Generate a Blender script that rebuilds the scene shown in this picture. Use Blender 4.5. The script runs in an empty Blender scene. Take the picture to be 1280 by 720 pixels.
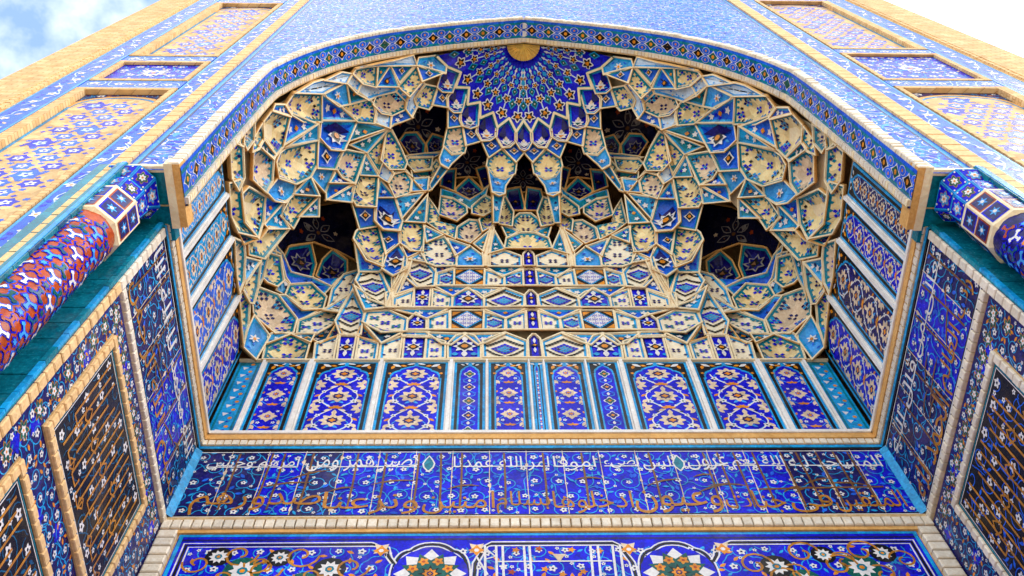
import bpy, math, random
from mathutils import Vector, Matrix
random.seed(7)
S = bpy.context.scene
COL = S.collection
R = math.radians
# ------------------------------------------------------------------ camera
cam = bpy.data.cameras.new("camera")
cam.sensor_width = 36.0
cam.lens = 33.64
cam.clip_start = .1
cam.clip_end = 500
camo = bpy.data.objects.new("camera", cam)
COL.objects.link(camo)
def cam_axes(p, yw, r):
    f = Vector((math.sin(yw)*math.cos(p), math.cos(yw)*math.cos(p), math.sin(p)))
    rt = Vector((math.cos(yw), -math.sin(yw), 0)); up = rt.cross(f)
    return rt*math.cos(r)+up*math.sin(r), up*math.cos(r)-rt*math.sin(r), f
rt, up, fw = cam_axes(1.13001851, .0584888725, -.0515058556)
camo.matrix_world = Matrix(((rt.x, up.x, -fw.x, -.70), (rt.y, up.y, -fw.y, 0), (rt.z, up.z, -fw.z, 0), (0, 0, 0, 1)))
S.camera = camo
# ------------------------------------------------------------------ world, sun, exposure
W = bpy.data.worlds.new("World"); S.world = W; W.use_nodes = True
nt = W.node_tree; nt.nodes.clear()
def N(t, k, **kw):
    n = t.nodes.new(k)
    for a, b in kw.items(): setattr(n, a, b)
    return n
SUN_EL, SUN_AZ = R(38), R(110)      # azimuth clockwise from +y (into the building): behind the viewer, to the right
out = N(nt, 'ShaderNodeOutputWorld'); bg = N(nt, 'ShaderNodeBackground')
sky = N(nt, 'ShaderNodeTexSky', sky_type='NISHITA', sun_disc=False, sun_elevation=SUN_EL, sun_rotation=SUN_AZ, air_density=1.0, dust_density=.6, ozone_density=1.4)
tc = N(nt, 'ShaderNodeTexCoord')
mp = N(nt, 'ShaderNodeMapping'); mp.inputs['Location'].default_value = (3.08, 1.35, .4)
no = N(nt, 'ShaderNodeTexNoise'); no.inputs['Scale'].default_value = 3.2; no.inputs['Detail'].default_value = 7; no.inputs['Roughness'].default_value = .58
rp = N(nt, 'ShaderNodeValToRGB'); rp.color_ramp.elements[0].position = .38; rp.color_ramp.elements[0].color = (.16, .16, .16, 1); rp.color_ramp.elements[1].position = .56
mx = N(nt, 'ShaderNodeMix', data_type='RGBA'); mx.inputs[7].default_value = (7.6, 7.7, 7.8, 1)
L = nt.links.new
L(tc.outputs['Generated'], mp.inputs[0]); L(mp.outputs[0], no.inputs['Vector']); L(no.outputs['Fac'], rp.inputs[0])
hs = N(nt, 'ShaderNodeHueSaturation'); hs.inputs['Saturation'].default_value = 1.35; hs.inputs['Value'].default_value = 1.7; L(sky.outputs[0], hs.inputs['Color'])
L(rp.outputs[0], mx.inputs[0]); L(hs.outputs[0], mx.inputs[6]); L(mx.outputs[2], bg.inputs[0]); L(bg.outputs[0], out.inputs[0])
bg.inputs[1].default_value = .15
sl = bpy.data.lights.new("sun", 'SUN'); sl.energy = 1.2; sl.angle = R(40); sl.color = (1, .95, .87)
so = bpy.data.objects.new("sun", sl); COL.objects.link(so)
sd = Vector((math.sin(SUN_AZ)*math.cos(SUN_EL), math.cos(SUN_AZ)*math.cos(SUN_EL), math.sin(SUN_EL)))
so.rotation_euler = sd.to_track_quat('Z', 'Y').to_euler(); so.location = (4, -10, 30)
S.view_settings.view_transform = 'Standard'; S.view_settings.look = 'None'
S.view_settings.exposure = .92; S.view_settings.gamma = 1
S.cycles.max_bounces = 6; S.cycles.diffuse_bounces = 4; S.cycles.use_denoising = True
# ------------------------------------------------------------------ materials
def lin(c): return tuple((x/255/12.92 if x/255 <= .04045 else ((x/255+.055)/1.055)**2.4) for x in c)
MATS = {}
def tile(key, rgb, rough=.22, var=.35, alt=None, spec=.2, rnd=0., bump=.12, fine=28):
    m = bpy.data.materials.new(key); m.use_nodes = True; t = m.node_tree; t.nodes.clear(); l = t.links.new
    o = N(t, 'ShaderNodeOutputMaterial'); b = N(t, 'ShaderNodeBsdfPrincipled'); l(b.outputs[0], o.inputs[0])
    g = N(t, 'ShaderNodeNewGeometry')
    n1 = N(t, 'ShaderNodeTexNoise'); n1.inputs['Scale'].default_value = 3.1; n1.inputs['Detail'].default_value = 5
    n2 = N(t, 'ShaderNodeTexNoise'); n2.inputs['Scale'].default_value = fine; n2.inputs['Detail'].default_value = 3
    l(g.outputs['Position'], n1.inputs['Vector']); l(g.outputs['Position'], n2.inputs['Vector'])
    a = N(t, 'ShaderNodeMath', operation='MULTIPLY_ADD'); l(n1.outputs['Fac'], a.inputs[0]); a.inputs[1].default_value = .55; l(n2.outputs['Fac'], a.inputs[2])
    c = N(t, 'ShaderNodeMapRange'); l(a.outputs[0], c.inputs[0])
    for i, v in zip((1, 2, 3, 4), (.45, 1.1, 0, 1)): c.inputs[i].default_value = v
    base = lin(rgb); dk = lin(alt) if alt else tuple(x*(1-var*1.1) for x in base); lt = tuple(min(.9, x*(1+var*.4)+.004*var) for x in base)
    mxx = N(t, 'ShaderNodeMix', data_type='RGBA'); mxx.inputs[6].default_value = (*dk, 1); mxx.inputs[7].default_value = (*lt, 1)
    l(c.outputs[0], mxx.inputs[0])
    last = mxx.outputs[2]
    vo = N(t, 'ShaderNodeTexVoronoi'); vo.inputs['Scale'].default_value = 7.5; l(g.outputs['Position'], vo.inputs['Vector'])
    se = N(t, 'ShaderNodeSeparateColor'); l(vo.outputs['Color'], se.inputs[0]); vr = N(t, 'ShaderNodeMapRange'); l(se.outputs[0], vr.inputs[0]); vr.inputs[3].default_value = 1-var*.85; vr.inputs[4].default_value = 1+var*.3
    hv = N(t, 'ShaderNodeHueSaturation'); l(vr.outputs[0], hv.inputs['Value']); l(last, hv.inputs['Color'])
    n3 = N(t, 'ShaderNodeTexNoise'); n3.inputs['Scale'].default_value = 1.3; n3.inputs['Detail'].default_value = 9; n3.inputs['Roughness'].default_value = .7; l(g.outputs['Position'], n3.inputs['Vector'])
    dr = N(t, 'ShaderNodeMapRange'); l(n3.outputs['Fac'], dr.inputs[0])
    for i, v in zip((1, 2, 3, 4), (.54, .76, 0, .15)): dr.inputs[i].default_value = v
    dm = N(t, 'ShaderNodeMix', data_type='RGBA'); dm.inputs[7].default_value = (*lin((190, 172, 148)), 1); l(dr.outputs[0], dm.inputs[0]); l(hv.outputs[0], dm.inputs[6]); last = dm.outputs[2]
    if rnd:
        oi = N(t, 'ShaderNodeObjectInfo'); mr = N(t, 'ShaderNodeMapRange'); l(oi.outputs['Random'], mr.inputs[0]); mr.inputs[3].default_value = 1-rnd; mr.inputs[4].default_value = 1+rnd*.3
        hs = N(t, 'ShaderNodeHueSaturation'); l(mr.outputs[0], hs.inputs['Value']); l(last, hs.inputs['Color']); last = hs.outputs[0]
    l(last, b.inputs['Base Color'])
    rr = N(t, 'ShaderNodeMapRange'); l(n2.outputs['Fac'], rr.inputs[0]); rr.inputs[3].default_value = max(.05, rough-.12); rr.inputs[4].default_value = rough+.14
    l(rr.outputs[0], b.inputs['Roughness']); b.inputs['Specular IOR Level'].default_value = spec
    bp = N(t, 'ShaderNodeBump'); bp.inputs['Strength'].default_value = bump; bp.inputs['Distance'].default_value = .02; l(n2.outputs['Fac'], bp.inputs['Height']); l(bp.outputs[0], b.inputs['Normal'])
    MATS[key] = m
    return m
tile('cobalt_tile', (20, 24, 232), alt=(10, 10, 140), spec=.12)
tile('gold_tile', (255, 206, 110), alt=(244, 184, 76))
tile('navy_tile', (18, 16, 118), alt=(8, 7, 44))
tile('azure_tile', (34, 112, 230), alt=(14, 66, 200), spec=.12)
tile('sky_tile', (76, 172, 238), alt=(40, 130, 226), spec=.12)
tile('cyan_tile', (24, 168, 226), alt=(10, 120, 186))
tile('teal_tile', (10, 138, 158), alt=(5, 92, 118))
tile('deep_teal_tile', (8, 96, 130), alt=(8, 50, 96))
tile('green_tile', (8, 98, 84), alt=(4, 60, 60))
tile('black_tile', (16, 15, 20), alt=(8, 8, 12))
tile('white_tile', (236, 232, 228), alt=(206, 200, 200), var=.12)
tile('pale_tile', (212, 226, 242), alt=(168, 198, 234), var=.2)
tile('cream_tile', (248, 220, 170), alt=(240, 198, 132), rough=.4)
tile('peach_tile', (236, 198, 150), alt=(216, 170, 116), rough=.6, spec=.06)
tile('ivory_tile', (246, 232, 208), alt=(236, 212, 174), var=.12, rough=.4)
tile('buff_tile', (236, 210, 180), alt=(214, 180, 144), rough=.4)
tile('orange_tile', (232, 150, 30), alt=(200, 110, 16))
tile('rust_tile', (186, 78, 26), alt=(140, 48, 14))
tile('amber_line', (196, 132, 40), alt=(150, 92, 24))
tile('umber_line', (132, 88, 44), alt=(92, 58, 28))
tile('grey_line', (150, 144, 140), alt=(110, 106, 106))
tile('ink_tile', (20, 22, 62), alt=(10, 12, 34))
tile('plaster', (248, 228, 194), alt=(238, 206, 158), var=.12, rough=.6, spec=.3, bump=.3)
tile('ochre_plaster', (230, 182, 112), alt=(206, 146, 72), var=.12, rough=.65, spec=.25, bump=.4)
tile('tan_brick', (238, 204, 152), alt=(216, 170, 110), var=.12, rough=.7, spec=.2, bump=.4)
tile('white_brick', (240, 230, 214), alt=(224, 204, 176), var=.12, rough=.5, rnd=.16, bump=.35)
tile('mortar', (214, 184, 136), alt=(180, 140, 88), var=.12, rough=.8, spec=.2, bump=.5)
tile('white_mullion', (244, 240, 236), alt=(228, 216, 204), var=.12, rough=.4, bump=.25)
def brickmat(key, c1, c2, mort, sx, sz):
    m = bpy.data.materials.new(key); m.use_nodes = True; t = m.node_tree; l = t.links.new
    b = t.nodes['Principled BSDF']; g = N(t, 'ShaderNodeNewGeometry'); sp = N(t, 'ShaderNodeSeparateXYZ'); l(g.outputs['Position'], sp.inputs[0])
    ad = N(t, 'ShaderNodeMath', operation='ADD'); l(sp.outputs[0], ad.inputs[0]); l(sp.outputs[1], ad.inputs[1])
    cb = N(t, 'ShaderNodeCombineXYZ'); l(ad.outputs[0], cb.inputs[0]); l(sp.outputs[2], cb.inputs[1])
    br = N(t, 'ShaderNodeTexBrick'); l(cb.outputs[0], br.inputs[0]); br.inputs['Scale'].default_value = 1
    br.inputs['Brick Width'].default_value = sx; br.inputs['Row Height'].default_value = sz; br.inputs['Mortar Size'].default_value = .009
    br.inputs[1].default_value = (*lin(c1), 1); br.inputs[2].default_value = (*lin(c2), 1); br.inputs[3].default_value = (*lin(mort), 1)
    n = N(t, 'ShaderNodeTexNoise'); n.inputs['Scale'].default_value = 6; n.inputs['Detail'].default_value = 6; l(g.outputs['Position'], n.inputs[0])
    mm = N(t, 'ShaderNodeMix', data_type='RGBA', blend_type='MULTIPLY'); mm.inputs[0].default_value = .55
    cr = N(t, 'ShaderNodeValToRGB'); l(n.outputs['Fac'], cr.inputs[0]); cr.color_ramp.elements[0].position = .3; cr.color_ramp.elements[0].color = (.5, .4, .3, 1); cr.color_ramp.elements[1].position = .65
    l(br.outputs[0], mm.inputs[6]); l(cr.outputs[0], mm.inputs[7]); l(mm.outputs[2], b.inputs['Base Color'])
    b.inputs['Roughness'].default_value = .8; b.inputs['Specular IOR Level'].default_value = .25
    bp = N(t, 'ShaderNodeBump'); bp.inputs['Strength'].default_value = .6; bp.inputs['Distance'].default_value = .02
    iv = N(t, 'ShaderNodeMath', operation='SUBTRACT'); iv.inputs[0].default_value = 1; l(br.outputs['Fac'], iv.inputs[1]); l(iv.outputs[0], bp.inputs['Height']); l(bp.outputs[0], b.inputs['Normal'])
    MATS[key] = m
brickmat('ochre_brick', (240, 206, 154), (228, 184, 124), (202, 160, 108), .24, .085)
brickmat('paving', (214, 202, 182), (200, 186, 164), (150, 138, 120), .6, .6)
# ------------------------------------------------------------------ mesh helpers
class MB:
    def __init__(s): s.v = []; s.f = []; s.m = []; s.keys = []; s.sm = set()
    def mi(s, k):
        if k not in s.keys: s.keys.append(k)
        return s.keys.index(k)
    def face(s, pts, key):
        i = len(s.v); s.v += [tuple(p) for p in pts]; s.f.append(tuple(range(i, i+len(pts)))); s.m.append(s.mi(key))
    def rings(s, rows, keys):
        i = len(s.v); n = len(rows[0])
        for r in rows: s.v += [tuple(p) for p in r]
        for a in range(len(rows)-1):
            k = s.mi(keys[a])
            for b in range(n):
                c = (b+1) % n; s.f.append((i+a*n+b, i+a*n+c, i+(a+1)*n+c, i+(a+1)*n+b)); s.m.append(k); s.sm.add(len(s.f)-1)
        s.f.append(tuple(i+(len(rows)-1)*n+b for b in range(n))); s.m.append(s.mi(keys[-1])); s.sm.add(len(s.f)-1)
    def grid(s, rows, key):
        i = len(s.v); n = len(rows[0]); k = s.mi(key)
        for r in rows: s.v += [tuple(p) for p in r]
        for a in range(len(rows)-1):
            for b in range(n-1):
                s.f.append((i+a*n+b, i+a*n+b+1, i+(a+1)*n+b+1, i+(a+1)*n+b)); s.m.append(k)
    def box(s, x0, x1, y0, y1, z0, z1, key):
        x0, x1 = sorted((x0, x1)); y0, y1 = sorted((y0, y1)); z0, z1 = sorted((z0, z1))
        i = len(s.v); s.v += [(x, y, z) for x in (x0, x1) for y in (y0, y1) for z in (z0, z1)]
        for q in ((0, 1, 3, 2), (4, 6, 7, 5), (0, 4, 5, 1), (2, 3, 7, 6), (0, 2, 6, 4), (1, 5, 7, 3)):
            s.f.append(tuple(i+a for a in q)); s.m.append(s.mi(key))
    def build(s, name, parent=None, kind=None, smooth=False):
        me = bpy.data.meshes.new(name); me.from_pydata(s.v, [], s.f); me.validate(clean_customdata=False)
        for k in s.keys: me.materials.append(MATS[k])
        if len(me.polygons) == len(s.m): me.polygons.foreach_set('material_index', s.m)
        if s.sm and len(me.polygons) == len(s.f): me.polygons.foreach_set('use_smooth', [i in s.sm for i in range(len(s.f))])
        if smooth: me.polygons.foreach_set('use_smooth', [True]*len(me.polygons))
        o = bpy.data.objects.new(name, me); COL.objects.link(o)
        if parent: o.parent = parent
        if kind: o['kind'] = kind
        return o
def thing(name, label, cat, group=None, loc=(0, 0, 0)):
    o = bpy.data.objects.new(name, None); COL.objects.link(o); o.location = (0, 0, 0); o.empty_display_size = .3
    o['label'] = label; o['category'] = cat; o['kind'] = 'thing'
    if group: o['group'] = group
    return o
def bevbox(name, key, bev=.08):
    """unit brick centred on the origin with chamfered front edges (front = -y)"""
    b = MB(); h = .5; i = h-bev
    fr = [(-i, -h, -i), (i, -h, -i), (i, -h, i), (-i, -h, i)]; md = [(-h, -h+bev, -h), (h, -h+bev, -h), (h, -h+bev, h), (-h, -h+bev, h)]; bk = [(x, h, z) for x, y, z in md]
    b.face(fr, key)
    for A, B in ((fr, md), (md, bk)):
        for k in range(4): b.face([A[k], B[k], B[(k+1) % 4], A[(k+1) % 4]], key)
    me = bpy.data.meshes.new(name); me.from_pydata(b.v, [], b.f); me.materials.append(MATS[key]); return me
BRICK = bevbox('white_brick', 'white_brick'); OBRICK = bevbox('tan_brick', 'tan_brick'); 
def brick(parent, c, U, Nn, V, w, d, h, me=BRICK, name='brick', jit=.0):
    """brick: centre c, width w along U, depth d along -Nn, height h along V; Nn points out"""
    o = bpy.data.objects.new(name, me); COL.objects.link(o)
    U = Vector(U).normalized(); V = Vector(V).normalized(); B = -Vector(Nn).normalized()
    j = random.uniform(-jit, jit)
    c = Vector(c) + Vector(Nn)*j
    o.matrix_world = Matrix(((U.x*w, B.x*d, V.x*h, c.x), (U.y*w, B.y*d, V.y*h, c.y), (U.z*w, B.z*d, V.z*h, c.z), (0, 0, 0, 1)))
    o.parent = parent
    return o
# ------------------------------------------------------------------ flat tile inlay in a 2D frame
class Frame:
    def __init__(s, o, U, V, Nn): s.o, s.U, s.V, s.N = Vector(o), Vector(U).normalized(), Vector(V).normalized(), Vector(Nn).normalized()
    def __call__(s, x, y, h=0): return s.o+s.U*x+s.V*y+s.N*h
class Inlay:
    """cut-tile mosaic: 2D pieces, each a few mm proud of the layer below"""
    def __init__(s, inside=None, box=None): s.p = []; s.inside = inside; s.box = box
    def add(s, pts, key, lay=1, clip=True):
        if s.box:
            a, b, c, d = s.box; q = [(min(max(x, a), b), min(max(y, c), d)) for x, y in pts]
            if q != pts:
                if abs(sum(q[i-1][0]*q[i][1]-q[i][0]*q[i-1][1] for i in range(len(q)))) < 2e-4: return False
                pts = q
        if clip and s.inside and not all(s.inside(x, y) for x, y in pts): return False
        s.p.append((pts, key, lay)); return True
    def ribbon(s, pts, w, key, lay=1, closed=False, taper=False):
        n = len(pts); L_, R_ = [], []
        for i in range(n):
            a = pts[i-1] if (i > 0 or closed) else pts[i]; b = pts[(i+1) % n] if (i < n-1 or closed) else pts[i]
            dx, dy = b[0]-a[0], b[1]-a[1]; d = math.hypot(dx, dy) or 1
            k = w*.5*((1-.75*abs(2*i/(n-1)-1)**2) if taper and n > 1 else 1)
            L_.append((pts[i][0]-dy/d*k, pts[i][1]+dx/d*k)); R_.append((pts[i][0]+dy/d*k, pts[i][1]-dx/d*k))
        for i in range(n if closed else n-1):
            j = (i+1) % n; s.add([L_[i], R_[i], R_[j], L_[j]], key, lay)
    def disc(s, x, y, r, key, lay=1, n=8, ry=None): return s.add([(x+r*math.cos(2*math.pi*i/n), y+(ry or r)*math.sin(2*math.pi*i/n)) for i in range(n)], key, lay)
    def lobed(s, x, y, r, k, key, lay=1, dep=.25, ph=0., n=None, sy=1.):
        n = n or k*4
        return s.add([(x+r*(1-dep+dep*math.cos(k*a))*math.cos(a+ph), y+sy*r*(1-dep+dep*math.cos(k*a))*math.sin(a+ph)) for a in (2*math.pi*i/n for i in range(n))], key, lay)
    def star(s, x, y, r, k, key, lay=1, inner=.45, ph=0., sy=1.):
        return s.add([(x+(r if i % 2 == 0 else r*inner)*math.cos(math.pi*i/k+ph), y+sy*(r if i % 2 == 0 else r*inner)*math.sin(math.pi*i/k+ph)) for i in range(2*k)], key, lay)
    def rect(s, x0, x1, y0, y1, key, lay=1, clip=False): s.add([(x0, y0), (x1, y0), (x1, y1), (x0, y1)], key, lay, clip)
    def flower(s, x, y, r, key='white_tile', mid='cobalt_tile', ph=None, lay=3):
        if s.lobed(x, y, r, 5, key, lay, .22, random.random()*6 if ph is None else ph): s.disc(x, y, r*.3, mid, lay+1, 6)
    def leaf(s, x, y, l, a, w, key, lay=2):
        c, d = math.cos(a), math.sin(a); P = []
        for t, k in ((0, .1), (.25, .8), (.5, 1), (.75, .6), (1, 0)): P.append((t, k))
        pts = [(x+c*l*t-d*w*k*.5, y+d*l*t+c*w*k*.5) for t, k in P]+[(x+c*l*t+d*w*k*.5, y+d*l*t-c*w*k*.5) for t, k in P[-2::-1]]
        s.add(pts, key, lay)
    def spiral(s, x, y, r, turns, ph, hand, w, key, lay=1):
        n = int(12*turns)+2
        s.ribbon([(x+r*(1-.82*i/n)*math.cos(ph+hand*2*math.pi*turns*i/n), y+r*(1-.82*i/n)*math.sin(ph+hand*2*math.pi*turns*i/n)) for i in range(n+1)], w, key, lay)
    def palmette(s, x, y, r, key='buff_tile', lay=3, mid='orange_tile', ring='navy_tile', k=8, sy=1.):
        if s.lobed(x, y, r, k, key, lay, .16, math.pi/2, k*6, sy):
            s.star(x, y, r*.5, 8, ring, lay+1, .75, 0, sy); s.lobed(x, y, r*.28, 4, mid, lay+2, .2, 0, None, sy)
    def mirror(s):
        s.p += [([(-x, y) for x, y in P[::-1]], k, l) for P, k, l in s.p]
    def build(s, name, fr, parent, step=.0009, base=.0, kind='stuff'):
        b = MB()
        for i, (P, k, l) in enumerate(s.p): b.face([fr(x, y, base+step*l+.00001*(i % 23)) for x, y in P], k)
        return b.build(name, parent, kind)
def vines(I, x0, x1, y0, y1, cell, vine='cyan_tile', wv=.016, flower='white_tile', extra='orange_tile', mid='navy_tile', fr=.26, seed=1, dens=1.):
    """scrolling arabesque: alternating spirals carrying blossoms, leaves and small accents"""
    rg = random.Random(seed); nx = max(1, round((x1-x0)/cell)); ny = max(1, round((y1-y0)/(cell*.88))); cx, cy = (x1-x0)/nx, (y1-y0)/ny
    for j in range(ny):
        for i in range(nx+(j % 2)):
            x = x0+cx*(i+.5-(j % 2)*.5)+rg.uniform(-.1, .1)*cx; y = y0+cy*(j+.5)+rg.uniform(-.1, .1)*cy
            h = 1 if (i+j) % 2 else -1; ph = rg.uniform(0, 6.28); r = cell*.47
            I.spiral(x, y, r, 1.25, ph, h, wv, vine, 1)
            I.ribbon([(x+r*math.cos(ph)+t*cx*.6*math.cos(ph-h*1.2), y+r*math.sin(ph)+t*cy*.6*math.sin(ph-h*1.2)+.08*cell*math.sin(t*5)) for t in (0, .25, .5, .75, 1)], wv, vine, 1)
            I.flower(x, y, cell*fr*rg.uniform(.8, 1.1), flower, mid)
            for k in range(3):
                a = ph+h*(1.5+2*k); q = r*(.9-.1*k)
                u, v = x+q*math.cos(a), y+q*math.sin(a); e = rg.random()
                if e < .35: I.flower(u, v, cell*fr*.55, flower, mid)
                elif e < .7: I.leaf(u, v, cell*.3, a+h*.8, cell*.12, vine, 2)
                elif extra: I.leaf(u, v, cell*.34, a-h*.5, cell*.16, extra, 2)
AR = {c: (b, n) for c, b, n in [('ا', 0xFE8D, 2), ('ب', 0xFE8F, 4), ('ة', 0xFE93, 2), ('ت', 0xFE95, 4), ('ث', 0xFE99, 4), ('ج', 0xFE9D, 4), ('ح', 0xFEA1, 4), ('خ', 0xFEA5, 4), ('د', 0xFEA9, 2), ('ذ', 0xFEAB, 2), ('ر', 0xFEAD, 2), ('ز', 0xFEAF, 2), ('س', 0xFEB1, 4), ('ش', 0xFEB5, 4), ('ص', 0xFEB9, 4), ('ض', 0xFEBD, 4), ('ط', 0xFEC1, 4), ('ع', 0xFEC9, 4), ('غ', 0xFECD, 4), ('ف', 0xFED1, 4), ('ق', 0xFED5, 4), ('ك', 0xFED9, 4), ('ل', 0xFEDD, 4), ('م', 0xFEE1, 4), ('ن', 0xFEE5, 4), ('ه', 0xFEE9, 4), ('و', 0xFEED, 2), ('ى', 0xFEEF, 2), ('ي', 0xFEF1, 4)]}
def shape_ar(s):
    o = []
    for i, c in enumerate(s):
        if c not in AR: o.append(c); continue
        b, n = AR[c]; pj = i > 0 and s[i-1] in AR and AR[s[i-1]][1] == 4; nj = n == 4 and i+1 < len(s) and s[i+1] in AR
        o.append(chr(b+(3 if pj and nj else 2 if nj else 1 if pj else 0)))
    return ''.join(o[::-1])
def text_polys(s, w, h, bold=0.):
    """outline polygons (triangles) of a line of Arabic script fitted to w x h"""
    c = bpy.data.curves.new("lettering", 'FONT'); c.body = shape_ar(s); c.resolution_u = 3; c.offset = bold
    o = bpy.data.objects.new("lettering", c); COL.objects.link(o)
    me = bpy.data.meshes.new_from_object(o.evaluated_get(bpy.context.evaluated_depsgraph_get()))
    vs = [(v.co.x, v.co.y) for v in me.vertices]; fs = [tuple(p.vertices) for p in me.polygons]
    bpy.data.objects.remove(o); bpy.data.curves.remove(c); bpy.data.meshes.remove(me)
    xs = [v[0] for v in vs]; ys = [v[1] for v in vs]; sx, sy = w/(max(xs)-min(xs)), h/(max(ys)-min(ys))
    return [[((vs[k][0]-min(xs))*sx, (vs[k][1]-min(ys))*sy) for k in f] for f in fs]
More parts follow.
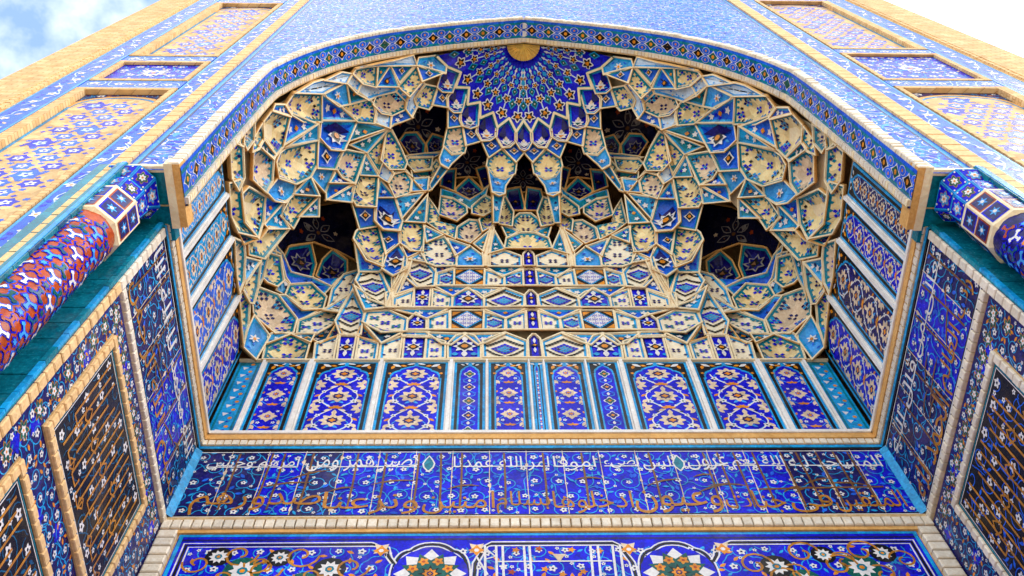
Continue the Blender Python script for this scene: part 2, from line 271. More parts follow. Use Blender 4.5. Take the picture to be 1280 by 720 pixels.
# traced vault: corner points of every cell, metres
CELLS='''
blu -2.012,3.806,18.286;-1.709,3.828,18.588;-1.523,4.019,18.660;-1.522,4.101,18.401;-1.782,4.060,18.417;-2.055,3.917,18.204
bdi -2.058,3.927,18.250;-1.524,4.111,18.447;-1.951,4.182,18.004
chk -2.058,3.927,18.251;-1.954,4.191,18.045;-2.172,4.406,17.737;-2.377,4.245,17.846
bdi -2.513,3.844,17.813;-2.100,3.926,18.207;-2.359,4.164,17.851
flw -2.514,3.845,17.816;-2.374,4.239,17.819;-2.753,4.149,17.428
tri -2.717,3.786,17.604;-2.513,3.843,17.807;-2.754,4.151,17.438
chk -3.048,3.769,17.050;-2.718,3.787,17.611;-2.753,4.149,17.427;-2.957,4.008,17.132;-3.095,3.812,16.957
chk -2.771,4.357,17.645;-2.432,4.322,17.848;-2.250,4.526,17.912;-2.262,4.656,17.819;-2.498,4.708,17.576;-2.670,4.625,17.405;-2.800,4.455,17.322
pal -3.494,3.761,16.203;-3.245,3.752,16.748;-3.098,3.817,16.979;-3.188,3.922,16.759
pal -3.099,3.818,16.986;-2.962,4.016,17.165;-3.010,4.058,17.069;-3.046,4.157,16.972;-3.193,3.931,16.794
pal -2.967,4.025,17.203;-2.760,4.164,17.493;-2.380,4.255,17.884;-2.428,4.311,17.805;-2.765,4.345,17.595;-2.868,4.324,17.210;-3.049,4.162,16.992
blu -2.381,4.257,17.893;-2.175,4.415,17.773;-2.247,4.519,17.882;-2.429,4.315,17.820
pal -3.039,3.754,16.986;-2.712,3.776,17.557;-2.054,3.915,18.195;-2.124,3.742,18.191;-2.440,3.778,17.850
pal -1.957,4.202,18.090;-1.907,4.266,18.109;-2.107,4.524,18.027;-2.063,4.639,17.998;-2.116,4.766,17.629;-2.262,4.655,17.817;-2.249,4.524,17.901;-2.176,4.419,17.787
tri -2.504,4.723,17.635;-2.267,4.672,17.881;-2.120,4.779,17.678;-2.485,4.881,17.514;-2.508,4.860,17.220
pal -2.806,4.467,17.369;-2.676,4.638,17.454;-2.503,4.721,17.625;-2.509,4.860,17.221;-2.786,4.755,17.188;-2.765,4.633,17.320
blu -3.499,3.970,16.222;-3.199,3.940,16.833;-3.174,4.346,16.942;-3.304,4.270,16.534;-3.472,4.040,16.280
tri -3.198,3.939,16.832;-2.871,4.329,17.230;-3.174,4.345,16.938
chk -3.183,4.362,17.005;-2.879,4.346,17.296;-2.804,4.463,17.352;-2.762,4.628,17.300;-2.783,4.749,17.166;-3.066,4.679,17.014;-3.314,4.287,16.596
pal -3.804,3.749,15.254;-3.609,3.745,15.929;-3.504,3.775,16.263;-3.197,3.937,16.819;-3.491,3.960,16.179
chk -3.912,3.885,15.019;-3.822,3.771,15.340;-3.533,3.987,16.175;-3.564,4.455,16.159;-3.738,4.246,15.445;-3.858,4.044,15.134
tri -3.533,3.987,16.177;-3.312,4.283,16.584;-3.066,4.677,17.008;-3.555,4.430,16.198
flw -3.579,4.478,16.244;-3.078,4.701,17.094;-3.217,4.967,16.189;-3.431,4.915,16.063;-3.561,4.666,15.913
tri -3.078,4.701,17.094;-2.514,4.875,17.275;-3.224,4.970,16.658
tri -3.204,5.024,16.692;-2.517,4.883,17.303;-2.909,5.222,16.903
chk -4.070,3.902,14.093;-4.014,3.837,14.493;-3.879,4.089,15.156;-3.981,4.503,14.898;-4.031,4.543,14.558;-4.067,4.131,14.031
tri -3.988,3.784,14.628;-3.917,3.891,15.044;-3.860,4.046,15.142;-3.867,4.074,15.100;-4.005,3.826,14.452
tri -3.871,4.060,15.195;-3.550,4.385,15.757;-3.977,4.498,14.881
tri -3.967,4.541,14.937;-3.555,4.393,15.785;-3.584,4.684,15.831
chk -4.017,4.610,14.771;-3.976,4.607,15.023;-3.594,4.701,15.890;-3.603,5.041,15.622;-3.673,5.159,15.338;-3.835,5.143,14.922;-3.987,4.882,14.429;-4.004,4.647,14.432
bdi -3.594,4.701,15.890;-3.441,4.932,16.118;-3.226,4.984,16.245;-3.356,5.236,15.964;-3.586,5.095,15.571
blu -3.601,5.122,15.653;-3.369,5.263,16.046;-3.503,5.539,15.615;-3.681,5.173,15.380
tri -3.421,5.401,15.678;-3.344,5.307,16.046;-3.253,5.421,16.038;-3.024,5.503,15.957
tri -3.477,5.569,15.702;-3.433,5.426,15.749;-3.035,5.527,16.028;-3.444,5.598,15.380
tri -3.445,5.601,15.387;-3.035,5.528,16.031;-3.084,5.764,15.760
chk -3.231,4.993,16.274;-2.944,5.262,16.936;-3.023,5.499,15.947;-3.249,5.412,16.010;-3.377,5.189,16.041
tri -2.945,5.264,16.942;-2.708,5.627,16.745;-3.011,5.538,16.523
chk -3.022,5.564,16.600;-2.717,5.653,16.823;-2.664,5.868,15.804;-2.991,5.845,15.760;-3.094,5.720,15.862;-3.032,5.520,16.008
tri -2.688,5.692,16.802;-2.383,5.918,16.398;-2.696,5.907,16.364
flw -2.705,5.934,16.439;-2.391,5.945,16.473;-2.256,6.229,16.122;-2.228,6.180,15.458;-2.514,6.202,15.549;-2.677,6.095,15.694;-2.671,5.891,15.866
tri -2.389,5.939,16.457;-1.862,5.897,16.625;-2.253,6.217,16.093
tri -2.166,6.190,15.906;-1.803,5.919,16.621;-1.833,6.241,15.998
blu -2.101,5.761,16.968;-1.816,5.792,17.157;-1.817,5.857,16.622;-2.126,5.896,16.640
chk -2.513,5.715,16.646;-2.442,5.627,16.866;-2.252,5.628,17.058;-2.126,5.771,16.906;-2.126,5.897,16.644;-2.382,5.915,16.389
chk -2.915,5.236,16.949;-2.595,5.007,17.363;-2.649,5.399,16.844;-2.696,5.594,16.786
chk -2.594,5.005,17.356;-2.483,4.931,17.310;-2.351,5.278,17.346;-2.225,5.498,17.160;-2.260,5.570,17.000;-2.507,5.515,16.828;-2.651,5.363,16.873
pal -2.656,5.416,16.898;-2.513,5.534,16.884;-2.438,5.615,16.831;-2.509,5.702,16.609;-2.711,5.636,16.773
tri -2.515,5.540,16.903;-2.267,5.595,17.075;-2.097,5.743,16.915;-2.250,5.621,17.036;-2.439,5.617,16.837
chk -1.908,4.268,18.116;-1.685,4.398,18.476;-1.785,4.671,18.187;-1.842,4.725,18.095;-2.061,4.635,17.981;-2.106,4.522,18.018
scl -1.534,4.074,18.698;-1.266,4.179,18.828;-1.411,4.510,18.556;-1.592,4.466,18.435;-1.682,4.383,18.414;-1.624,4.231,18.564
scl -1.368,4.449,18.701;-1.104,4.485,18.827;-1.210,4.800,18.517;-1.239,4.869,18.416;-1.377,4.850,18.343;-1.485,4.760,18.357;-1.503,4.590,18.497
scl -1.134,4.785,18.648;-0.882,4.767,18.772;-0.911,5.123,18.358;-1.051,5.145,18.262;-1.206,5.093,18.246;-1.254,5.004,18.325;-1.211,4.814,18.571
scl -0.881,5.031,18.550;-0.620,4.961,18.719;-0.533,5.195,18.450;-0.550,5.307,18.275;-0.675,5.356,18.166;-0.831,5.358,18.115;-0.926,5.237,18.250;-0.912,5.134,18.397
scl -0.533,5.201,18.469;-0.293,5.073,18.689;-0.154,5.279,18.411;-0.157,5.389,18.232;-0.284,5.469,18.092;-0.425,5.477,18.062;-0.549,5.313,18.295
bdi -1.685,4.399,18.481;-1.595,4.482,18.500;-1.413,4.525,18.621;-1.503,4.588,18.489;-1.485,4.757,18.346;-1.785,4.671,18.188
bdi -1.488,4.776,18.419;-1.380,4.867,18.407;-1.241,4.886,18.480;-1.254,5.007,18.336;-1.206,5.097,18.257;-1.481,5.100,18.091
bdi -1.208,5.114,18.320;-1.052,5.166,18.335;-0.912,5.144,18.432;-0.926,5.246,18.280;-0.832,5.366,18.140;-1.140,5.409,17.956
bdi -0.832,5.378,18.181;-0.675,5.376,18.233;-0.549,5.327,18.345;-0.425,5.490,18.103;-0.691,5.614,17.848
bdi -0.424,5.495,18.121;-0.283,5.487,18.152;-0.155,5.409,18.298;-0.064,5.516,18.114;0.037,5.536,18.078;-0.164,5.693,17.800
chk -1.484,5.118,18.159;-1.208,5.115,18.324;-1.141,5.415,17.976;-1.169,5.514,17.829;-1.397,5.516,17.729;-1.551,5.384,17.816
blu -1.551,5.379,17.796;-1.396,5.510,17.709;-1.169,5.508,17.809;-1.422,5.642,17.523;-1.455,5.626,17.207;-1.576,5.569,17.245;-1.619,5.555,17.545
tri -1.579,5.587,17.301;-1.459,5.653,17.287;-1.763,5.951,16.934;-1.808,5.913,16.960
chk -0.440,5.532,18.109;-0.162,5.708,17.848;-0.197,5.855,17.604;-0.384,5.908,17.449;-0.598,5.891,17.465;-0.721,5.750,17.719;-0.691,5.633,17.907
blu -0.721,5.740,17.687;-0.598,5.882,17.441;-0.385,5.900,17.426;-0.198,5.846,17.578;-0.387,5.962,17.210;-0.409,5.966,16.772;-0.498,5.982,16.705;-0.616,5.955,16.781
tri -0.616,5.976,16.841;-0.408,5.990,16.837;-0.529,6.367,16.334;-0.603,6.294,16.145
tri -1.806,5.906,16.939;-1.760,5.937,16.896;-1.859,5.885,16.592;-2.103,5.769,16.993;-1.817,5.800,17.181
tri -1.863,6.288,16.002;-1.511,6.383,15.745;-1.777,6.406,15.464
chk -1.781,6.430,15.524;-1.482,6.422,15.726;-1.268,6.534,15.165;-1.273,6.576,14.887;-1.570,6.569,14.852;-1.709,6.550,14.925;-1.835,6.479,15.244
tri -1.425,6.429,15.708;-1.025,6.484,15.477;-1.267,6.524,15.143
blu -1.205,6.583,14.868;-1.213,6.545,15.157;-1.026,6.499,15.512;-0.813,6.552,15.174;-0.811,6.588,14.880
chk -0.676,6.588,14.883;-0.675,6.558,15.189;-0.410,6.536,15.387;-0.164,6.558,15.194;-0.158,6.589,14.887
tri -0.942,6.465,15.539;-0.661,6.390,16.036;-0.779,6.508,15.284
tri -0.589,6.391,16.039;-0.424,6.496,15.399;-0.689,6.519,15.239
rib -0.589,6.286,16.007;-0.661,6.388,16.030;-0.780,6.517,15.305;-0.771,6.588,14.881;-0.676,6.588,14.883;-0.689,6.527,15.258;-0.589,6.389,16.033
chk -2.213,6.223,15.950;-1.839,6.273,16.082;-1.832,6.461,15.202;-2.036,6.439,15.184;-2.227,6.366,15.365;-2.233,6.204,15.518
tri -2.232,6.387,15.415;-2.040,6.456,15.223;-1.874,6.479,15.208;-2.078,6.491,14.993
tri -2.024,6.517,14.985;-1.837,6.490,15.270;-1.778,6.547,14.952
chk -2.033,6.568,14.897;-1.987,6.548,15.021;-1.782,6.571,15.006;-1.617,6.626,14.697;-1.609,6.672,14.272;-1.856,6.671,14.237;-2.031,6.634,14.487
chk -2.934,6.201,15.580;-2.641,6.247,15.814;-2.442,6.432,14.990;-2.469,6.517,14.679;-2.728,6.438,14.764;-2.975,6.212,15.131;-2.954,6.155,15.318
bdi -2.641,6.247,15.814;-2.522,6.230,15.620;-2.235,6.208,15.529;-2.228,6.370,15.375;-2.439,6.421,14.965
flw -2.270,6.398,15.369;-2.121,6.503,15.019;-2.083,6.487,14.548;-2.269,6.592,14.506;-2.442,6.540,14.665;-2.445,6.444,15.020
tri -2.979,6.223,15.157;-2.730,6.443,14.777;-2.470,6.521,14.688;-2.533,6.605,14.745;-2.843,6.568,14.660
bdi -3.097,5.795,15.843;-3.001,5.871,15.829;-2.672,5.894,15.873;-2.677,6.095,15.694;-2.631,6.217,15.738;-2.923,6.170,15.502
chk -2.823,6.625,14.690;-2.543,6.642,14.827;-2.321,6.706,14.021;-2.330,6.747,13.693;-2.600,6.712,13.854;-2.842,6.600,14.316
tri -2.543,6.639,14.821;-2.276,6.620,14.567;-2.274,6.770,14.184
tri -2.276,6.618,14.563;-2.089,6.512,14.605;-2.274,6.770,14.185
tri -2.218,6.775,14.135;-2.072,6.531,14.550;-2.034,6.648,14.517;-1.858,6.684,14.265
rib -2.125,6.518,15.055;-2.028,6.537,15.031;-2.047,6.514,14.578;-2.220,6.785,14.155;-2.187,6.757,13.657;-2.301,6.755,13.651;-2.321,6.704,14.017;-2.275,6.776,14.197;-2.088,6.507,14.594
tri -2.854,6.561,14.015;-2.603,6.722,13.875;-2.302,6.759,13.660;-2.632,6.754,13.565
chk -2.908,6.706,14.169;-2.699,6.825,13.565;-2.665,6.875,12.958;-2.932,6.873,12.953;-3.041,6.836,13.309
chk -2.610,6.809,13.561;-2.299,6.816,13.604;-1.989,6.830,13.354;-1.972,6.835,12.987;-2.311,6.835,12.961;-2.613,6.826,13.263
tri -2.654,6.849,13.281;-2.317,6.858,13.005;-2.009,6.859,12.980;-2.293,6.861,12.651
drk -2.670,6.884,13.294;-2.373,6.885,12.721;-2.659,6.886,12.902
drk -3.134,6.879,12.759;-3.054,6.870,13.294;-2.959,6.881,12.969
blu -4.004,4.906,14.501;-3.849,5.165,14.986;-3.905,5.338,14.927;-3.901,5.226,14.277;-4.028,5.148,14.135;-4.084,4.938,13.912
chk -4.147,4.246,13.637;-4.119,4.222,13.841;-4.028,4.544,14.353;-4.040,4.841,14.156;-4.076,4.926,13.879;-4.154,4.581,13.462
tri -4.110,4.179,13.820;-4.078,4.145,14.078;-4.037,4.550,14.580;-4.015,4.527,14.298
chk -4.139,4.186,13.524;-4.126,4.021,13.698;-4.084,3.913,14.043;-4.070,4.134,14.042;-4.103,4.203,13.776
chk -4.221,4.656,13.012;-4.191,4.669,13.325;-4.139,5.066,14.053;-4.160,5.383,13.778;-4.098,5.398,13.200;-4.209,5.056,12.971
tri -4.142,5.072,14.067;-4.044,5.173,14.202;-3.916,5.251,14.345;-4.144,5.429,13.795
tri -4.147,5.433,13.807;-3.919,5.256,14.360;-3.984,5.467,14.273;-3.881,5.714,14.349;-4.073,5.477,13.783
chk -3.924,5.393,14.586;-3.917,5.359,14.985;-3.525,5.459,15.192;-3.796,5.640,14.691;-3.846,5.732,14.427;-3.982,5.463,14.263
tri -3.525,5.460,15.194;-3.533,5.751,15.022;-3.791,5.630,14.667
tri -3.901,5.331,14.908;-3.686,5.182,15.408;-3.510,5.431,15.112
chk -4.227,5.436,13.076;-4.110,5.506,13.370;-4.089,5.503,13.848;-3.897,5.742,14.419;-4.135,5.891,13.595;-4.235,5.606,13.084
drk -4.255,5.100,12.708;-4.116,5.411,13.170;-4.220,5.337,12.837
tri -4.240,5.576,12.866;-4.148,5.853,13.386;-4.232,5.921,12.670
chk -4.274,5.154,12.572;-4.235,5.361,12.894;-4.233,5.564,12.839;-4.241,5.856,12.639;-4.258,5.935,12.429;-4.266,5.676,12.440
chk -4.280,6.034,12.476;-4.263,6.008,12.663;-4.227,6.256,12.800;-4.229,6.517,12.584;-4.235,6.694,12.222
chk -4.247,5.981,12.607;-4.240,5.935,12.700;-4.150,5.858,13.397;-4.162,6.157,13.090;-4.181,6.290,12.843;-4.210,6.226,12.739
chk -4.268,4.358,12.600;-4.224,4.445,13.025;-4.219,4.653,13.002;-4.208,5.054,12.967;-4.098,5.398,13.200;-4.237,5.075,12.646;-4.261,4.792,12.504
blu -4.241,6.706,12.245;-4.220,6.598,12.611;-4.187,6.496,12.828;-3.977,6.786,12.714;-4.049,6.858,12.139
tri -3.961,6.825,12.559;-3.980,6.792,12.725;-3.905,6.791,12.825;-3.676,6.836,12.859
tri -3.675,6.836,12.858;-3.332,6.861,12.957;-3.355,6.865,12.659
chk -4.194,4.045,13.243;-4.216,3.896,13.064;-4.245,3.911,12.769;-4.242,4.290,12.679;-4.216,4.533,12.865;-4.193,4.442,13.126
chk -4.120,3.798,13.801;-4.170,3.823,13.421;-4.178,3.959,13.273;-4.165,4.090,13.351;-4.131,4.035,13.647
chk -4.179,3.812,13.380;-4.224,3.808,12.888;-4.205,3.897,13.030;-4.181,4.004,13.224
chk -3.960,6.888,12.191;-3.987,6.851,12.558;-3.679,6.843,12.872;-3.381,6.890,12.655;-3.366,6.905,12.221
chk -3.216,6.905,12.221;-3.251,6.893,12.660;-2.961,6.883,12.896;-2.926,6.905,12.221
kio -2.926,6.905,12.221;-2.961,6.883,12.896;-2.692,6.886,12.876;-2.659,6.905,12.220
chk -2.659,6.905,12.220;-2.693,6.887,12.878;-2.380,6.895,12.665;-2.356,6.905,12.220
chk -2.266,6.905,12.244;-2.272,6.894,12.663;-1.980,6.886,12.902;-1.974,6.905,12.243
kio -1.974,6.905,12.243;-1.980,6.886,12.902;-1.662,6.887,12.878;-1.648,6.905,12.243
chk -1.613,6.907,12.246;-1.626,6.886,12.876;-1.375,6.893,12.710;-1.357,6.908,12.272
med -1.263,6.905,12.266;-1.265,6.893,12.660;-1.164,6.885,12.874;-1.056,6.882,12.947;-0.932,6.885,12.874;-0.845,6.893,12.660;-0.829,6.905,12.266
chk -0.747,6.904,12.288;-0.749,6.889,12.729;-0.444,6.880,12.970;-0.145,6.889,12.729;-0.148,6.904,12.287
tri -2.011,6.869,13.000;-1.631,6.869,12.974;-1.623,6.867,12.840;-1.976,6.867,12.867
tri -1.632,6.877,12.989;-1.055,6.878,12.938;-1.264,6.877,12.631;-1.374,6.877,12.682
tri -1.055,6.879,12.941;-0.444,6.879,12.967;-0.749,6.878,12.708;-0.845,6.877,12.631
chk -1.598,6.844,13.057;-1.604,6.832,13.386;-1.323,6.821,13.587;-1.316,6.844,13.058
kuf -1.254,6.841,13.052;-1.273,6.820,13.615;-0.791,6.820,13.616;-0.800,6.841,13.053
chk -0.750,6.844,13.059;-0.752,6.824,13.566;-0.463,6.833,13.389;-0.467,6.844,13.059
chk -0.393,6.844,13.059;-0.387,6.832,13.388;-0.104,6.820,13.588;-0.122,6.844,13.059
kio -1.917,6.845,13.060;-1.923,6.836,13.310;-1.839,6.825,13.538;-1.701,6.835,13.336;-1.672,6.845,13.060
tri -2.266,6.804,13.665;-1.339,6.811,13.680;-1.653,6.814,13.377;-1.837,6.814,13.517
tri -0.778,6.809,13.678;-0.101,6.809,13.679;-0.425,6.816,13.383
chk -2.190,6.771,13.685;-2.198,6.745,13.923;-1.919,6.724,14.180;-1.899,6.775,13.693
kio -1.899,6.774,13.692;-1.883,6.717,14.228;-1.635,6.721,14.236;-1.619,6.776,13.696
chk -1.619,6.775,13.695;-1.635,6.721,14.238;-1.298,6.748,13.992;-1.301,6.776,13.697
med -1.250,6.775,13.694;-1.246,6.752,13.970;-1.133,6.739,14.124;-1.030,6.733,14.202;-0.911,6.740,14.125;-0.793,6.752,13.972;-0.791,6.775,13.695
chk -0.740,6.774,13.694;-0.741,6.747,14.020;-0.439,6.726,14.252;-0.142,6.747,14.021;-0.152,6.772,13.720
tri -1.614,6.705,14.342;-1.032,6.713,14.283;-1.273,6.730,14.013
tri -1.032,6.718,14.293;-0.439,6.721,14.241;-0.792,6.740,13.946
chk -1.533,6.684,14.314;-1.521,6.646,14.645;-1.285,6.632,14.810;-1.283,6.686,14.319
kuf -1.243,6.684,14.314;-1.245,6.635,14.818;-0.784,6.639,14.829;-0.795,6.685,14.317
chk -0.742,6.688,14.323;-0.743,6.640,14.799;-0.461,6.659,14.613;-0.464,6.688,14.324
chk -0.398,6.688,14.325;-0.394,6.659,14.613;-0.119,6.640,14.801;-0.134,6.688,14.326
tri -1.574,6.598,14.917;-1.273,6.614,14.871;-1.562,6.628,14.669
tri -0.771,6.620,14.954;-0.089,6.625,14.901;-0.461,6.646,14.584
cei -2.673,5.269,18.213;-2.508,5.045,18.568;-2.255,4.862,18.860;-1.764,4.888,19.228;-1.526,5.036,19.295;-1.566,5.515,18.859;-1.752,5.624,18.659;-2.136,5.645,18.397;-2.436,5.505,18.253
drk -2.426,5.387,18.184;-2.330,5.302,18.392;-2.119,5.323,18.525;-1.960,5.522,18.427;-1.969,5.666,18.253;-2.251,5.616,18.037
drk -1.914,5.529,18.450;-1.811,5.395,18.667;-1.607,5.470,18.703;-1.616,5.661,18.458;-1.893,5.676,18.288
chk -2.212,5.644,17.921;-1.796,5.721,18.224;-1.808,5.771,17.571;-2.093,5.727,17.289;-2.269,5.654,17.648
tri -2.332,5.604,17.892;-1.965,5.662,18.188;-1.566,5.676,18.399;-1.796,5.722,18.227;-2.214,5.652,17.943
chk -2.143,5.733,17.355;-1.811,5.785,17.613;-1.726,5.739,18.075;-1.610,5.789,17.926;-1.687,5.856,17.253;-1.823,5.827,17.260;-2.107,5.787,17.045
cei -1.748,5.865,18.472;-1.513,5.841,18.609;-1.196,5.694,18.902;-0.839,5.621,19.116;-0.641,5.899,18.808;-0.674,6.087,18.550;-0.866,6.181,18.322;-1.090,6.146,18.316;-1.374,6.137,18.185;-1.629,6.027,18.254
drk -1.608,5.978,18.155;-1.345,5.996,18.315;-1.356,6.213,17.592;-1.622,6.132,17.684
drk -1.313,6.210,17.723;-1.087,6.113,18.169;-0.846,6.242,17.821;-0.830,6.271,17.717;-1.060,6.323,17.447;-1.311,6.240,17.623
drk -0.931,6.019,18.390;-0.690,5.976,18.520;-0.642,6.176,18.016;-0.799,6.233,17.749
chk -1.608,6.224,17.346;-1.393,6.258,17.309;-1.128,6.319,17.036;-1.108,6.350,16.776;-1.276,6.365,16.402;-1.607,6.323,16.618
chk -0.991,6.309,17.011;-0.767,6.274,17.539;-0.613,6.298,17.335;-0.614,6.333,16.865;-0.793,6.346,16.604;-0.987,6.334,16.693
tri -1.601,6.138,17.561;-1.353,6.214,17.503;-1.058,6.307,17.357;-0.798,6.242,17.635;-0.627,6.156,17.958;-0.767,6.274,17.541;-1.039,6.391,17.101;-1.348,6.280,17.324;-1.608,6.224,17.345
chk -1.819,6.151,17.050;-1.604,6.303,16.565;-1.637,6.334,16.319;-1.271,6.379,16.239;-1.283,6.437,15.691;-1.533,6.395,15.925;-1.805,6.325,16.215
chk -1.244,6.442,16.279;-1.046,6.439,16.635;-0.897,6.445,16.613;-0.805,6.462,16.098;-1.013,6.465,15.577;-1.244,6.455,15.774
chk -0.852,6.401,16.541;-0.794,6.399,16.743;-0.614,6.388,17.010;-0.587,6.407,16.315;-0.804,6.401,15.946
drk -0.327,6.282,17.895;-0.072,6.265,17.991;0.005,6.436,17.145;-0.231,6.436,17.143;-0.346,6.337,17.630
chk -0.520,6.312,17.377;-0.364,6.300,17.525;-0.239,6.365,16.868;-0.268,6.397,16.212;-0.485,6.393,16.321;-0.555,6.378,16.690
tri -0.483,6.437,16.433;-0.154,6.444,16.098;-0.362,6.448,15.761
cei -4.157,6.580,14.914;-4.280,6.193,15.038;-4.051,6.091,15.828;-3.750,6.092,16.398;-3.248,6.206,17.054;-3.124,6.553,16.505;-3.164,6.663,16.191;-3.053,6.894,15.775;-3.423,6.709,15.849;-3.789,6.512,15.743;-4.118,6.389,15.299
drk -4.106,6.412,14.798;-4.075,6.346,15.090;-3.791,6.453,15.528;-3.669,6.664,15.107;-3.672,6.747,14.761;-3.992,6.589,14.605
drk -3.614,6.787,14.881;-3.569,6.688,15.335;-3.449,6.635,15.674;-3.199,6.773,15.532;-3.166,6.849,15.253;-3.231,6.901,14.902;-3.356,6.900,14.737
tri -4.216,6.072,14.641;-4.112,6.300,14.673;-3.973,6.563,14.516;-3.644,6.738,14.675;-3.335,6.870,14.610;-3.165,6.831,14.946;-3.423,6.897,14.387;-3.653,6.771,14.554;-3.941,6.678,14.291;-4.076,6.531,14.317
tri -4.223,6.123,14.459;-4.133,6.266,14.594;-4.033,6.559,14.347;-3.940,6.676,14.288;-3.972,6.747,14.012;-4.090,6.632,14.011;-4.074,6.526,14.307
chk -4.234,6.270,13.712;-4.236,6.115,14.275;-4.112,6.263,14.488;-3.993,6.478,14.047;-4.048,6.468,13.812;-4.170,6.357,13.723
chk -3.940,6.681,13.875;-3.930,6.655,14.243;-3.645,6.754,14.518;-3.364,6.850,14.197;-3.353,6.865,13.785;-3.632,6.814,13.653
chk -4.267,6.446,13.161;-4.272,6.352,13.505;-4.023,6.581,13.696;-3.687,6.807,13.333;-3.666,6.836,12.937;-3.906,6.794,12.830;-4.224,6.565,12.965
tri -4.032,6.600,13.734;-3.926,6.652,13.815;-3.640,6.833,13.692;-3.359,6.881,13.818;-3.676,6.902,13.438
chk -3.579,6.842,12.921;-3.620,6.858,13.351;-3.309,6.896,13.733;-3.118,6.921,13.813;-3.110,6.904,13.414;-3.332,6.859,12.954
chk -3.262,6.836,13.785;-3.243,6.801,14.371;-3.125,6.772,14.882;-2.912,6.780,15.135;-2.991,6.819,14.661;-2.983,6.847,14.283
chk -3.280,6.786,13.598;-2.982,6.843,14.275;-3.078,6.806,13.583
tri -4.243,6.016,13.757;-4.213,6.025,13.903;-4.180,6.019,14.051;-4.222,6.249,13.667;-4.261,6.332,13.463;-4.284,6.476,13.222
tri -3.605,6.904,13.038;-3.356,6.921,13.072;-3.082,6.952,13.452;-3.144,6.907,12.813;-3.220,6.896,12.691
scl* 0.000,5.121,18.694;-0.153,5.281,18.416;-0.157,5.385,18.219;-0.067,5.488,18.026;0.000,5.509,17.987;0.067,5.488,18.026;0.157,5.385,18.219;0.153,5.281,18.416
cei* 0.000,5.767,19.053;-0.135,5.958,18.789;-0.367,6.207,18.406;-0.452,6.373,17.913;-0.324,6.342,18.016;-0.069,6.343,18.022;0.000,6.359,17.974;0.069,6.343,18.022;0.324,6.342,18.016;0.452,6.373,17.913;0.367,6.207,18.406;0.135,5.958,18.789
chk* 0.000,6.446,17.000;-0.098,6.446,16.999;-0.210,6.458,16.777;-0.280,6.461,16.295;-0.140,6.460,16.079;0.000,6.460,16.080;0.140,6.460,16.079;0.280,6.461,16.295;0.210,6.458,16.777;0.098,6.446,16.999
chk* 0.000,6.425,15.974;-0.129,6.427,15.959;-0.362,6.448,15.761;-0.410,6.483,15.406;0.000,6.483,15.408;0.410,6.483,15.406;0.362,6.448,15.761;0.129,6.427,15.959
kio* -0.078,6.894,12.270;-0.056,6.903,12.831;-0.004,6.894,12.942;0.004,6.894,12.942;0.056,6.903,12.831;0.078,6.894,12.270
kio* -0.098,6.832,13.035;-0.077,6.829,13.634;-0.004,6.826,13.656;0.004,6.826,13.656;0.077,6.829,13.634;0.098,6.832,13.035
kio* -0.076,6.762,13.700;-0.062,6.762,14.085;-0.004,6.745,14.201;0.004,6.745,14.201;0.062,6.762,14.085;0.076,6.762,13.700
kio* -0.095,6.675,14.299;-0.077,6.652,14.829;-0.004,6.649,14.854;0.004,6.649,14.854;0.077,6.652,14.829;0.095,6.675,14.299
kio* -0.090,6.589,14.888;-0.077,6.563,15.310;-0.004,6.532,15.452;0.004,6.532,15.452;0.077,6.563,15.310;0.090,6.589,14.888
'''
